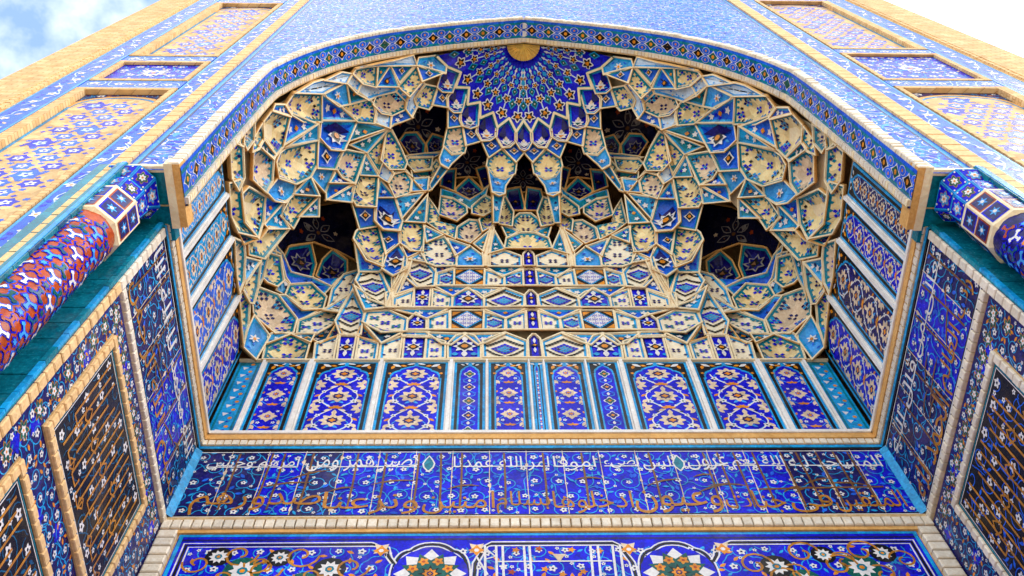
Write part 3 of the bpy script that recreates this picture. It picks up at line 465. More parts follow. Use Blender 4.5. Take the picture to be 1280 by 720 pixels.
DOME='''
0.033,3.782,19.554;-0.064,3.788,19.539;-0.162,3.787,19.491;-0.260,3.786,19.443;-0.357,3.786,19.396;-0.454,3.785,19.349;-0.550,3.785,19.302;-0.646,3.784,19.256;-0.741,3.783,19.206;-0.836,3.780,19.146
0.033,3.782,19.554;-0.122,3.791,19.510;-0.278,3.793,19.435;-0.432,3.795,19.360;-0.585,3.797,19.285;-0.737,3.799,19.209;-0.888,3.797,19.112;-1.037,3.795,19.017;-1.185,3.793,18.923;-1.332,3.790,18.830
0.033,3.782,19.554;-0.168,3.796,19.488;-0.368,3.804,19.391;-0.566,3.812,19.295;-0.762,3.819,19.193;-0.956,3.821,19.069;-1.148,3.823,18.947;-1.337,3.825,18.826;-1.524,3.827,18.707;-1.709,3.826,18.574
0.033,3.782,19.554;-0.145,3.820,19.499;-0.322,3.852,19.411;-0.499,3.884,19.324;-0.674,3.915,19.237;-0.847,3.942,19.130;-1.019,3.967,19.019;-1.190,3.992,18.909;-1.358,4.017,18.800;-1.525,4.042,18.692
0.033,3.782,19.554;-0.114,3.835,19.512;-0.261,3.881,19.437;-0.407,3.927,19.362;-0.553,3.973,19.287;-0.697,4.018,19.210;-0.841,4.059,19.113;-0.984,4.099,19.017;-1.126,4.139,18.922;-1.266,4.179,18.828
0.033,3.782,19.554;-0.125,3.867,19.500;-0.284,3.944,19.413;-0.442,4.021,19.326;-0.599,4.098,19.239;-0.755,4.170,19.132;-0.910,4.240,19.019;-1.063,4.309,18.907;-1.216,4.378,18.796;-1.367,4.446,18.686
0.033,3.782,19.554;-0.094,3.869,19.512;-0.222,3.950,19.436;-0.350,4.030,19.360;-0.477,4.110,19.285;-0.604,4.189,19.206;-0.730,4.263,19.107;-0.855,4.337,19.009;-0.980,4.410,18.911;-1.103,4.482,18.813
0.033,3.782,19.554;-0.098,3.905,19.497;-0.229,4.021,19.407;-0.360,4.136,19.317;-0.491,4.251,19.228;-0.621,4.360,19.111;-0.751,4.467,18.993;-0.879,4.573,18.875;-1.007,4.678,18.758;-1.134,4.783,18.642
0.033,3.782,19.554;-0.069,3.901,19.507;-0.172,4.014,19.427;-0.274,4.126,19.348;-0.376,4.238,19.269;-0.478,4.347,19.179;-0.580,4.452,19.073;-0.682,4.556,18.967;-0.782,4.660,18.862;-0.882,4.763,18.758
0.033,3.782,19.554;-0.069,3.933,19.490;-0.172,4.078,19.396;-0.274,4.223,19.302;-0.376,4.366,19.203;-0.479,4.502,19.076;-0.580,4.637,18.949;-0.681,4.771,18.823;-0.782,4.905,18.698;-0.881,5.032,18.553
0.033,3.782,19.554;-0.039,3.923,19.501;-0.112,4.058,19.418;-0.185,4.192,19.335;-0.258,4.326,19.252;-0.331,4.456,19.152;-0.404,4.583,19.039;-0.476,4.708,18.927;-0.548,4.833,18.816;-0.620,4.958,18.705
0.033,3.782,19.554;-0.029,3.953,19.485;-0.092,4.119,19.387;-0.155,4.284,19.290;-0.218,4.447,19.183;-0.282,4.602,19.050;-0.345,4.757,18.917;-0.408,4.911,18.786;-0.470,5.064,18.655;-0.533,5.204,18.483
0.033,3.782,19.554;-0.002,3.935,19.496;-0.038,4.083,19.412;-0.074,4.230,19.327;-0.110,4.377,19.243;-0.147,4.518,19.135;-0.184,4.657,19.019;-0.220,4.795,18.904;-0.257,4.933,18.789;-0.293,5.069,18.675
0.033,3.782,19.554;0.014,3.963,19.480;-0.006,4.138,19.381;-0.026,4.314,19.282;-0.046,4.485,19.169;-0.068,4.651,19.033;-0.089,4.815,18.897;-0.110,4.979,18.762;-0.130,5.141,18.628;-0.153,5.287,18.439
0.033,3.782,19.554;0.036,3.939,19.492;0.038,4.092,19.407;0.040,4.244,19.321;0.042,4.396,19.235;0.043,4.541,19.123;0.044,4.685,19.005;0.045,4.827,18.888;0.046,4.969,18.772;0.047,5.111,18.656
'''
BSKIP=[60,61,62,63,64,88,89,90,91,114,115,116,117,118,119,120,121,122,123,124,125,126,127,128,129,130,131,132,133,134,135,136,137,138,139,140,141,142,143,144,145,146,147,148,149,150,151,152,153,154,155,156,157,158,159,160,161,162,163,164,165,166,167,168,169,170,171,172,173,174,175,176,177,178,179,181,182,183,184,185,186,187,188,189,190,191,192,193,194,195,196,197,198,199,200,201,202,203,204,205,206,207,212,213,214,215,216,217,218,219,220,221,222,223,224,225,226,227,228,229,230,231,232,233,234,235,236,237,238,242,243,244,245,246,247,248,249,250,251,252,253,254,255,256,257,258,259,260,261,262,263,264,265,266,267,272,273,274,275,276,277,278,279,280,281,282,283,284,285,286,287,288,289,290,291,292,293,294,295,296,297,298,303,304,305,306,307,308,309,310,311,312,313,314,315,316,317,318,319,320,321,322,323,324,325,326,334,335,336,337,338,339,340,341,342,343,344,345,346,347,348,349,350,351,352,353,354,355,356,357,364,365,366,367,368,369,370,371,372,373,374,375,376,377,378,379,380,381,382,383,384,395,396,397,398,399,400,401,402,403,404,405,406,407,408,409,410,411,412,413,414,415,424,425,426,427,428,429,430,431,432,433,434,435,436,437,438,439,440,441,442,443,444,456,457,458,459,460,461,462,463,464,465,466,467,468,469,470,471,472,473,474,475,485,486,487,488,489,490,491,492,493,494,495,496,497,498,499,500,501,502,503,516,517,518,519,520,521,522,523,524,525,526,527,528,529,530,531,532,533,534,545,546,547,548,549,550,551,552,553,554,555,556,557,558,559,560,561,562,563,577,578,579,580,581,582,583,584,585,586,587,588,589,590,591,592,593,594,606,607,608,609,610,611,612,613,614,615,616,617,618,619,620,621,622,637,638,639,640,641,642,643,644,645,646,647,648,649,650,651,652,653,666,667,668,669,670,671,672,673,674,675,676,677,678,679,680,681,682,698,699,700,701,702,703,704,705,706,707,708,709,710,711,712,713,728,729,730,731,732,733,734,735,736,737,738,739,740,741,758,759,760,761,762,763,764,765,766,767,768,769,770,771,772,789,790,791,792,793,794,795,796,797,798,799,800,820,821,822,823,824,825,826,827,828,829,830,831,850,851,852,853,854,855,856,857,858,881,882,883,884,885,886,887,888,889,910,911,912,913,914,915,916,917,927,928,929,930,931,932,942,943,944,945,946,947,948,949,950,970,971,972,973,974,975,976,977,985,986,987,988,989,990,991,992,993,994,1003,1004,1005,1006,1007,1008,1009,1010,1030,1031,1032,1033,1034,1035,1036,1044,1045,1046,1047,1048,1049,1050,1051,1052,1053,1054,1055,1056,1064,1065,1066,1067,1068,1069,1091,1092,1093,1094,1103,1104,1105,1106,1107,1108,1109,1110,1111,1112,1113,1114,1115,1116,1117,1125,1126,1127,1128,1162,1163,1164,1165,1166,1167,1168,1169,1170,1171,1172,1173,1174,1175,1176,1177,1221,1222,1223,1224,1225,1226,1227,1228,1229,1230,1231,1232,1233,1234,1235,1236,1237,1238,1280,1281,1282,1283,1284,1285,1286,1287,1288,1289,1290,1291,1292,1293,1294,1295,1296,1297,1298,1299,1340,1341,1342,1343,1344,1345,1346,1347,1348,1349,1350,1351,1352,1353,1354,1355,1356,1357,1358,1359,1395,1396,1397,1398,1399,1400,1401,1402,1403,1404,1405,1406,1407,1408,1409,1410,1411,1412,1413,1414,1415,1416,1417,1418,1419,1420,1421,1422,1423,1424,1453,1454,1455,1456,1457,1458,1459,1460,1461,1462,1463,1464,1465,1466,1467,1468,1469,1470,1471,1472,1473,1474,1475,1476,1477,1478,1479,1480,1481,1482,1483,1484,1485,1486,1508,1509,1510,1511,1512,1513,1514,1515,1516,1517,1518,1519,1520,1521,1522,1523,1524,1525,1526,1527,1528,1529,1530,1531,1532,1533,1534,1535,1536,1537,1538,1539,1540,1541,1542,1543,1544,1545,1546,1547,1548,1549,1550,1551,1568,1569,1570,1571,1572,1573,1574,1575,1576,1577,1578,1579,1580,1581,1582,1583,1584,1585,1586,1587,1588,1589,1590,1591,1592,1593,1594,1595,1596,1597,1598,1599,1600,1601,1602,1603,1604,1605,1606,1607,1608,1609,1610,1611,1628,1629,1630,1631,1632,1633,1634,1635,1636,1637,1638,1639,1640,1641,1642,1643,1644,1645,1646,1649,1650,1651,1653,1654,1655,1656,1657,1658,1659,1660,1661,1662,1663,1664,1665,1666,1667,1668,1669,1670,1671,1688,1689,1690,1691,1692,1693,1694,1695,1696,1697,1698,1700,1701,1702,1703,1704,1705,1706,1709,1710,1714,1715,1716,1717,1718,1719,1721,1722,1723,1724,1725,1726,1727,1728,1729,1730,1731,1748,1749,1750,1751,1752,1753,1754,1755,1756,1757,1761,1762,1763,1764,1765,1769,1770,1774,1775,1776,1777,1778,1779,1782,1783,1784,1785,1786,1787,1788,1789,1790,1791,1809,1810,1811,1812,1813,1814,1815,1822,1823,1836,1837,1844,1845,1846,1847,1848,1849,1850,1871,1872,1873,1906,1907,1908]
# ------------------------------------------------------------------ key dimensions (metres, heights above eye level)
GZ = -1.6                      # ground
YF, YS, YB = 3.30, 3.95, 6.93  # facade plane, front edge of the side walls, back wall
XW = 4.30                      # half width between the side walls
ZF = 10.0                      # ledge above the inscription frieze
ARZ = [10, 12.5, 14.6, 15.1, 15.6, 16.2, 16.8, 17.4, 18.0, 18.7, 19.45]
ARX = [4.03, 4.05, 4.03, 3.96, 3.84, 3.63, 3.35, 2.95, 2.40, 1.42, 0]
def arch_curve(dx=0., dz=0., n=140):
    """right half of the pointed, stilted arch as evenly spaced points, springing to apex; dx grows it outward"""
    P = []
    for i in range(len(ARZ)-1):
        for k in range(24):
            t = k/24; p0 = (ARX[max(0, i-1)], ARZ[max(0, i-1)]); p1 = (ARX[i], ARZ[i]); p2 = (ARX[i+1], ARZ[i+1]); p3 = (ARX[min(len(ARZ)-1, i+2)], ARZ[min(len(ARZ)-1, i+2)])
            f = lambda a, b, c, d: .5*(2*b+(c-a)*t+(2*a-5*b+4*c-d)*t*t+(3*b-a-3*c+d)*t**3)
            P.append((f(p0[0], p1[0], p2[0], p3[0]), f(p0[1], p1[1], p2[1], p3[1])))
    P.append((0, ARZ[-1]))
    d = [0]
    for a, b in zip(P, P[1:]): d.append(d[-1]+math.dist(a, b))
    out = []; j = 0
    for i in range(n+1):
        s = d[-1]*i/n
        while j < len(d)-2 and d[j+1] < s: j += 1
        t = (s-d[j])/((d[j+1]-d[j]) or 1); out.append((P[j][0]+(P[j+1][0]-P[j][0])*t, P[j][1]+(P[j+1][1]-P[j][1])*t))
    if dx:
        q = []
        for i, p in enumerate(out):
            a, b = out[max(0, i-1)], out[min(n, i+1)]; tx, tz = b[0]-a[0], b[1]-a[1]; l = math.hypot(tx, tz)
            q.append((max(0., p[0]+tz/l*dx) if i < n else 0., p[1]-tx/l*dx if i < n else p[1]+dx*1.1))
        out = q
    return out, d[-1]
# ------------------------------------------------------------------ ground
b = MB(); b.face([(-160, -160, GZ), (160, -160, GZ), (160, 160, GZ), (-160, 160, GZ)], 'paving'); o = b.build('ground'); o['kind'] = 'structure'
# masonry body of the gate behind the tilework
b = MB(); b.box(-7.55, 8.1, 7.9, 10, GZ-.2, 25, 'mortar'); b.box(-7.55, -5.0, 3.75, 7.9, GZ-.2, 25, 'mortar'); b.box(5.0, 8.1, 3.75, 7.9, GZ-.2, 25, 'mortar'); b.box(-5, 5, 3.75, 7.9, 20.6, 25, 'mortar')
o = b.build('gate_masonry'); o['label'] = 'plain brick core of the gateway standing behind all of the tilework'; o['category'] = 'wall'; o['kind'] = 'thing'
# ------------------------------------------------------------------ facade wings
def lattice_stars(I, x0, x1, z0, z1, d, r, main='cobalt_tile', lt='azure_tile'):
    nz = int((z1-z0)/(d*.86))+1; nx = int((x1-x0)/d)+2
    for j in range(nz):
        for i in range(nx):
            x = x0+d*(i+.5*(j % 2)); z = z0+d*.86*(j+.5)
            big = (i+2*(j//2)) % 3 == 0 and j % 2 == 0
            I.star(x+d*.5, z+d*.29, r*.34, 6, lt, 1, .6, 0); I.star(x, z+d*.57, r*.3, 4, main, 1, .6, 0)
            if I.star(x, z, r*(1.35 if big else 1), 6, main if (i+j) % 2 else lt, 1, .72, .26): I.flower(x, z, r*(.62 if big else .5), 'pale_tile' if big else 'white_tile', main, lay=2)
def wing(s, E):
    """one wing of the facade; s = side, E = edges (abs x): strip, band, panel, panel end, band2, pier, outer; zs = panel heights"""
    st, bd, p0, p1, b2, pr, oe, zl, zm0, zm1, zu0, zu1 = E
    nm = 'left' if s < 0 else 'right'
    root = thing('facade_wing', f'tall {nm} wing of the gateway facade with brick-framed star-tile panels', 'wall', 'facade wings beside the arch')
    fr = Frame((0, YF, 0), (1, 0, 0), (0, 0, 1), (0, -1, 0))
    X = lambda a: s*a
    b = MB(); b.box(X(bd), X(oe-.02), YF+.16, YF+.5, GZ, 25, 'mortar'); b.build('wall_core', root)
    # brick pier along the outer edge with projecting headers
    b = MB(); b.box(X(pr+.1), X(oe), YF-.05, YF+2.4, GZ, 25, 'ochre_brick'); b.box(X(pr-.02), X(pr+.1), YF-.01, YF+.3, GZ, 25, 'ochre_brick'); b.build('brick_pier', root)
    b = MB(); z = 5.
    while z < 25: b.box(X(pr+.03), X(pr+.13), YF-.035-.008*random.random(), YF+.1, z, z+.115, 'tan_brick'); z += .135
    b.build('header_course', root, 'stuff')
    # brick strip between band and spandrel
    b = MB(); b.box(X(st), X(bd), YF-.02, YF+.3, GZ, 25, 'ochre_brick'); b.build('brick_strip', root)
    b = MB(); z = 5.
    while z < 25: b.box(X(st)-s*.012, X(bd)+s*.008, YF-.032-.005*random.random(), YF+.05, z, z+.2, 'tan_brick'); z += .222
    b.build('stretcher_course', root, 'stuff')
    # blue bands
    def band(x0, x1, z0, z1, vert, seed):
        b = MB(); b.box(X(x0), X(x1), YF-.006, YF+.18, z0, z1, 'azure_tile'); o = b.build('floral_band', root)
        a0, a1 = sorted((X(x0), X(x1))); I = Inlay(lambda x, z: a0+.01 < x < a1-.01 and z0+.01 < z < z1-.01)
        if vert:
            for e in (a0, a1): I.rect(e+(.0 if e == a0 else -.035), e+(.035 if e == a0 else .0), z0, z1, 'cyan_tile', 1); 
            n = int((z1-z0)/.42); w = (a1-a0)
            for i in range(n):
                zz = z0+(i+.5)*(z1-z0)/n; xc = (a0+a1)/2+(.04 if i % 2 else -.04)
                I.flower(xc, zz, .085 if i % 2 else .07, 'white_tile', 'orange_tile'); I.ribbon([(xc+.09*math.sin(t*3.1+i), zz+(t-.5)*.42) for t in (0, .25, .5, .75, 1)], .018, 'pale_tile', 2)
                I.leaf(xc+.05, zz+.16, .12, 2.2 if i % 2 else .9, .05, 'buff_tile', 2); I.leaf(xc-.05, zz+.2, .1, 1.2, .05, 'cobalt_tile', 1); I.leaf(xc-.08, zz-.1, .1, 2.2, .06, 'cobalt_tile', 1)
        else:
            for e in (z0, z1-.03): I.rect(a0, a1, e, e+.03, 'cyan_tile', 1)
            vines(I, a0, a1, z0, z1, .34, 'pale_tile', .016, seed=seed, extra='buff_tile', mid='cobalt_tile')
        I.build('inlay', fr, o, base=.006)
    band(bd, p0-.02, 5, 25, True, 3); band(b2, pr-.02, 5, 25, True, 4)
    hz = [(zl+.1, zm0-.1), (zm1+.1, zu0-.1), (zu1+.1, zu1+.5)]
    for k, (a, c) in enumerate(hz): band(p0, b2-.02, a, c, False, 8+k)
    # recessed panels in stepped brick frames
    for k, (z0, z1, deep) in enumerate(((5.2, zl, .07), (zm0, zm1, .035), (zu0, zu1, .065))):
        po = MB(); x0, x1 = p0+.01, b2-.03
        yb = YF+deep
        po.box(X(x0), X(x1), yb, yb+.12, z0, z1, 'peach_tile' if k != 1 else 'cobalt_tile'); panel = po.build('star_panel' if k != 1 else 'blossom_panel', root)
        fb = MB(); fw_ = .075; fo = .16 if k != 1 else .09
        for (a, c, d, e) in ((x0, x0+fw_, z0-.08, z1+.08), (x1-fo, x1, z0-.08, z1+.08)): fb.box(X(a), X(c), YF-.018, yb-.004, d, e, 'ochre_brick')
        fb.box(X(x0+fw_), X(x1-fo), YF-.015, yb-.006, z1-.03, z1+.08, 'ochre_brick'); fb.box(X(x0+fw_), X(x1-fo), YF-.015, yb-.006, z0-.08, z0+.02, 'ochre_brick')
        fb.build('brick_frame', panel)
        a0, a1 = sorted((X(x0+fw_), X(x1-fo))); xc = (a0+a1)/2; hw = (a1-a0)/2
        f2 = Frame((0, yb, 0), (1, 0, 0), (0, 0, 1), (0, -1, 0))
        if k == 1:
            I = Inlay(lambda x, z: a0 < x < a1 and z0+.03 < z < z1-.04)
            vines(I, a0, a1, z0, z1, .3, 'sky_tile', .018, seed=20, extra='buff_tile', mid='cobalt_tile'); I.palmette(xc, (z0+z1)/2, .2, 'white_tile', 5, 'orange_tile', 'azure_tile', 12)
            I.build('inlay', f2, panel)
        else:
            rise = hw*.95; zs = z1-.18-rise
            prof = [(1.0, 0), (.985, .2), (.94, .42), (.84, .62), (.68, .78), (.45, .9), (.2, .97), (0, 1)]
            def top(x):
                u = abs(x-xc)/hw
                for (ua, va), (ub, vb) in zip(prof, prof[1:]):
                    if ub <= u <= ua: return zs+rise*(va+(vb-va)*(ua-u)/((ua-ub) or 1))
                return zs
            ins = lambda x, z, m=.07: a0+m < x < a1-m and z0+.03 < z < top(a0+(x-a0)*.93+hw*.07)-m*1.4
            I = Inlay(ins); lattice_stars(I, a0, a1, z0, z1, .34, .142)
            J = Inlay(lambda x, z: True)
            cv = [(xc-hw*u, zs+rise*v) for u, v in prof]+[(xc+hw*u, zs+rise*v) for u, v in prof[-2::-1]]
            inn = [(xc+(x-xc)*.985, z) for x, z in cv]
            J.ribbon([(a0+.02, z0)]+[(xc+(x-xc)*.96, z-.02) for x, z in cv]+[(a1-.02, z0)], .05, 'cyan_tile', 2); J.ribbon([(xc+(x-xc)*1.0, z+.035) for x, z in cv], .07, 'ochre_plaster', 3)
            # corner spandrels above the painted arch
            for sg in (-1, 1):
                pts = [(xc+sg*hw*u, zs+rise*v+.06) for u, v in prof]; J.add(pts+[(xc, z1-.03), (xc+sg*hw, z1-.03)], 'navy_tile', 1)
            K = Inlay(lambda x, z: a0 < x < a1 and top(x)+.1 < z < z1-.04); vines(K, a0, a1, zs, z1, .24, 'cyan_tile', .014, seed=5, fr=.3); K.p = [(P, kk, l+2) for P, kk, l in K.p]
            I.p += J.p+K.p; I.build('inlay', f2, panel)
wing(-1, (4.66, 4.81, 5.12, 6.3, 6.58, 7.02, 7.75, 13.58, 14.2, 15.38, 15.92, 21.3))
wing(1, (4.74, 4.96, 5.34, 6.9, 7.06, 7.5, 8.3, 14.0, 14.57, 16.44, 16.95, 22.3))
# ------------------------------------------------------------------ spandrel wall over the arch
root = thing('arch_spandrel', 'blue arabesque-tiled wall around and above the pointed arch', 'wall')
cv, AL = arch_curve(.13)
EL, ER = 4.655, 4.735
b = MB()
for s, e in ((-1, EL), (1, ER)):
    rows = [[(s*x, YF, z) for x, z in cv], [(s*(x+(e-x)*max(0, 1-max(0, (z-15)/4.9)*0)) if True else 0, YF, z) for x, z in cv]]
    b.grid([[Vector(p) for p in r] for r in rows], 'azure_tile')
zt = cv[-1][1]
b.face([(-EL, YF, zt), (ER, YF, zt), (ER, YF, 25), (-EL, YF, 25)], 'azure_tile'); b.box(-EL, ER, YF+.02, YF+.4, 20.7, 25, 'mortar')
for s, e in ((-1, EL), (1, ER)):
    b.grid([[(s*x, YF, z) for x, z in cv], [(s*x, YF+.4, z) for x, z in cv]], 'mortar')
sp = b.build('tile_wall', root)
def outside_arch(x, z):
    if z > cv[-1][1]+.03: return True
    lo = cv[0]
    for p, q in zip(cv, cv[1:]):
        if p[1] <= z <= q[1]: return abs(x) > p[0]+(q[0]-p[0])*(z-p[1])/((q[1]-p[1]) or 1)+.02
    return False
I = Inlay(lambda x, z: -EL+.1 < x < ER-.1 and z > 10.1 and outside_arch(x, z)); rg = random.Random(77)
for _ in range(1500): I.leaf(rg.uniform(-EL, ER), rg.uniform(10, 24), rg.uniform(.12, .3), rg.uniform(0, 6.3), rg.uniform(.05, .1), ('cobalt_tile', 'cobalt_tile', 'sky_tile')[_ % 3], 1)
vines(I, -EL, ER, 10, 24, .36, 'white_tile', .014, seed=41, extra='cyan_tile', mid='azure_tile', fr=.11)
vines(I, -EL+.2, ER, 10.2, 24.2, .3, 'cyan_tile', .018, seed=42, extra='cobalt_tile', mid='azure_tile', fr=.1)
for x in (-EL+.03, ER-.09): I.rect(x, x+.06, 10, 25, 'cyan_tile', 1)
for x in (-EL+.09, ER-.12): I.rect(x, x+.03, 10, 25, 'navy_tile', 1)
for s in (-1, 1):
    for d in (.035, ): I.ribbon([(s*(x+d), z) for x, z in cv[:90]], .05, 'cyan_tile', 3)
I.build('inlay', Frame((0, YF, 0), (1, 0, 0), (0, 0, 1), (0, -1, 0)), sp)
# ------------------------------------------------------------------ arch border: brick edge, flowered soffit band, inner brick edge
root = thing('arch_border', 'white-brick arch edge with a blue soffit band of orange-centred flowers', 'arch')
c0, _ = arch_curve(0.); 
YI = 3.62
def side_pts(c, y, s): return [Vector((s*x, y, z)) for x, z in c]
full = lambda c: [(-x, z) for x, z in c]+[(x, z) for x, z in c[-2::-1]]
b = MB(); F0 = full(c0); b.grid([[(x, YF-.03, z) for x, z in F0], [(x, YI+.1, z) for x, z in F0]], 'azure_tile'); so_ = b.build('soffit_band', root)
b = MB(); F2 = full(arch_curve(.135)[0]); b.grid([[(x, YF-.02, z) for x, z in F0], [(x, YF-.02, z) for x, z in F2], [(x, YF+.05, z) for x, z in F2]], 'mortar'); b.build('mortar_bed', root)
d = [0]
for p, q in zip(F0, F0[1:]): d.append(d[-1]+math.dist(p, q))
TL = d[-1]
def at_arch(s):
    j = min(range(len(d)-1), key=lambda i: 0 if d[i] <= s <= d[i+1] else 1+min(abs(d[i]-s), abs(d[i+1]-s)))
    p, q = F0[j], F0[j+1]; t = (s-d[j])/((d[j+1]-d[j]) or 1); tx, tz = q[0]-p[0], q[1]-p[1]; l = math.hypot(tx, tz)
    return (p[0]+tx*t, p[1]+tz*t), (tx/l, tz/l)
nb = 268
for i in range(nb):
    (x, z), (tx, tz) = at_arch(TL*(i+.5)/nb); nx, nz = -tz, tx      # outward normal of the left-to-right curve
    brick(root, (x+nx*.076, YF-.012+random.uniform(-.004, .004), z+nz*.076), (tx, 0, tz), (0, -1, 0), (nx+random.uniform(-.03, .03)*tx, 0, nz+random.uniform(-.03, .03)*tz), TL/nb*random.uniform(.84, .93), .14, .135+random.uniform(-.008, .008), jit=.006)
def soffit(s, t, h=0):
    (x, z), (tx, tz) = at_arch(max(0, min(TL, s))); return Vector((x+tz*h, YF-.0+t, z-tx*h))
I = Inlay()
T0, T1 = .015, YI-YF-.005
for t0, t1, k in ((T0, T0+.045, 'teal_tile'), (T1-.045, T1, 'teal_tile')):
    for i in range(120): I.add([(TL*i/120, t0), (TL*(i+1)/120, t0), (TL*(i+1)/120, t1), (TL*i/120, t1)], k, 1)
nf = 62; st = TL/nf; tm = (T0+T1)/2; hw = (T1-T0)/2-.05
for i in range(nf):
    s = st*(i+.5); dk = ('green_tile', 'black_tile')[i % 2]
    I.add([(s-.155, tm), (s-.05, tm+.05), (s, tm+.11), (s+.05, tm+.05), (s+.155, tm), (s+.05, tm-.05), (s, tm-.11), (s-.05, tm-.05)], 'white_tile', 1)
    I.add([(s-.115, tm), (s, tm+.08), (s+.115, tm), (s, tm-.08)], dk, 2); I.disc(s, tm, .034, 'orange_tile', 3, 8)
    for sg in (-1, 1):
        I.disc(s+st/2, tm+sg*.078, .088, 'white_tile', 2, 10, .06); I.disc(s+st/2, tm+sg*.078, .08, 'azure_tile', 3, 10, .054); I.disc(s+st/2, tm+sg*.078, .022, 'orange_tile', 4, 6)
I.build('inlay', soffit, so_, step=.0014)
b = MB(); nb2 = 300
for i in range(nb2):
    (x, z), (tx, tz) = at_arch(TL*(i+.5)/nb2); w = TL/nb2*.42; nx, nz = tz, -tx
    P = lambda a, y, h: (x+tx*a+nx*h, y, z+tz*a+nz*h)
    hh = .034+.008*random.random(); y0, y1 = YI-.0, YI+.07+.01*random.random()
    A = [P(-w, y0, -.02), P(w, y0, -.02), P(w, y0, hh), P(-w, y0, hh)]; B = [P(-w, y1, -.02), P(w, y1, -.02), P(w, y1, hh), P(-w, y1, hh)]
    kk_ = 'white_brick' if random.random() < .7 else 'plaster'; b.face(A, kk_); b.face(B, kk_)
    for k in range(4): b.face([A[k], B[k], B[(k+1) % 4], A[(k+1) % 4]], kk_)
b.build('inner_brick_edge', root, 'stuff')
b = MB(); b.grid([[soffit(TL*i/160, YI-YF-.0, .03) for i in range(161)], [soffit(TL*i/160, YI-YF+.1, .03) for i in range(161)], [soffit(TL*i/160, YI-YF+.1, -.5) for i in range(161)]], 'mortar'); b.build('mortar_bed', root)
# springing blocks
for s in (-1, 1):
    b = MB(); b.box(s*4.04, s*4.12, YF-.06, YS+.02, ZF-.0, ZF+.22, 'ochre_plaster'); b.box(s*4.121, s*4.21, YF-.07, YS+.03, ZF-.01, ZF+.2, 'plaster'); b.build('springing_block', root)
    b = MB(); b.box(s*4.211, s*(4.65 if s < 0 else 4.73), YF-.03, YF+.04, ZF+.03, ZF+.1, 'plaster'); b.box(s*4.212, s*(4.64 if s < 0 else 4.72), YF+.041, YS+.2, ZF+.05, ZF+.2, 'teal_tile'); b.build('ledge', root)
# ------------------------------------------------------------------ walls inside the recess
def wall_frame(side):
    """frame with x running left to right as seen, y = height, outward normal into the recess"""
    if side == 'back': return Frame((0, YB, 0), (1, 0, 0), (0, 0, 1), (0, -1, 0)), -XW, XW
    if side == 'left': return Frame((-XW, 0, 0), (0, 1, 0), (0, 0, 1), (1, 0, 0)), YS, YB
    return Frame((XW, 0, 0), (0, -1, 0), (0, 0, 1), (-1, 0, 0)), -YB, -YS
def slab(fr, x0, x1, z0, z1, h0, h1, key, name, parent, kind=None):
    b = MB(); P = [fr(x, z, h) for h in (h0, h1) for x, z in ((x0, z0), (x1, z0), (x1, z1), (x0, z1))]
    b.v += [tuple(p) for p in P]
    for q in ((4, 5, 6, 7), (0, 3, 2, 1), (0, 1, 5, 4), (1, 2, 6, 5), (2, 3, 7, 6), (3, 0, 4, 7)): b.f.append(q); b.m.append(b.mi(key))
    return b.build(name, parent, kind)
def bar(b, fr, x0, x1, z0, z1, h0, h1, key):
    i = len(b.v); b.v += [tuple(fr(x, z, h)) for h in (h0, h1) for x, z in ((x0, z0), (x1, z0), (x1, z1), (x0, z1))]
    for q in ((4, 5, 6, 7), (0, 3, 2, 1), (0, 1, 5, 4), (1, 2, 6, 5), (2, 3, 7, 6), (3, 0, 4, 7)): b.f.append(tuple(i+k for k in q)); b.m.append(b.mi(key))
SIDES = ('back', 'left', 'right')
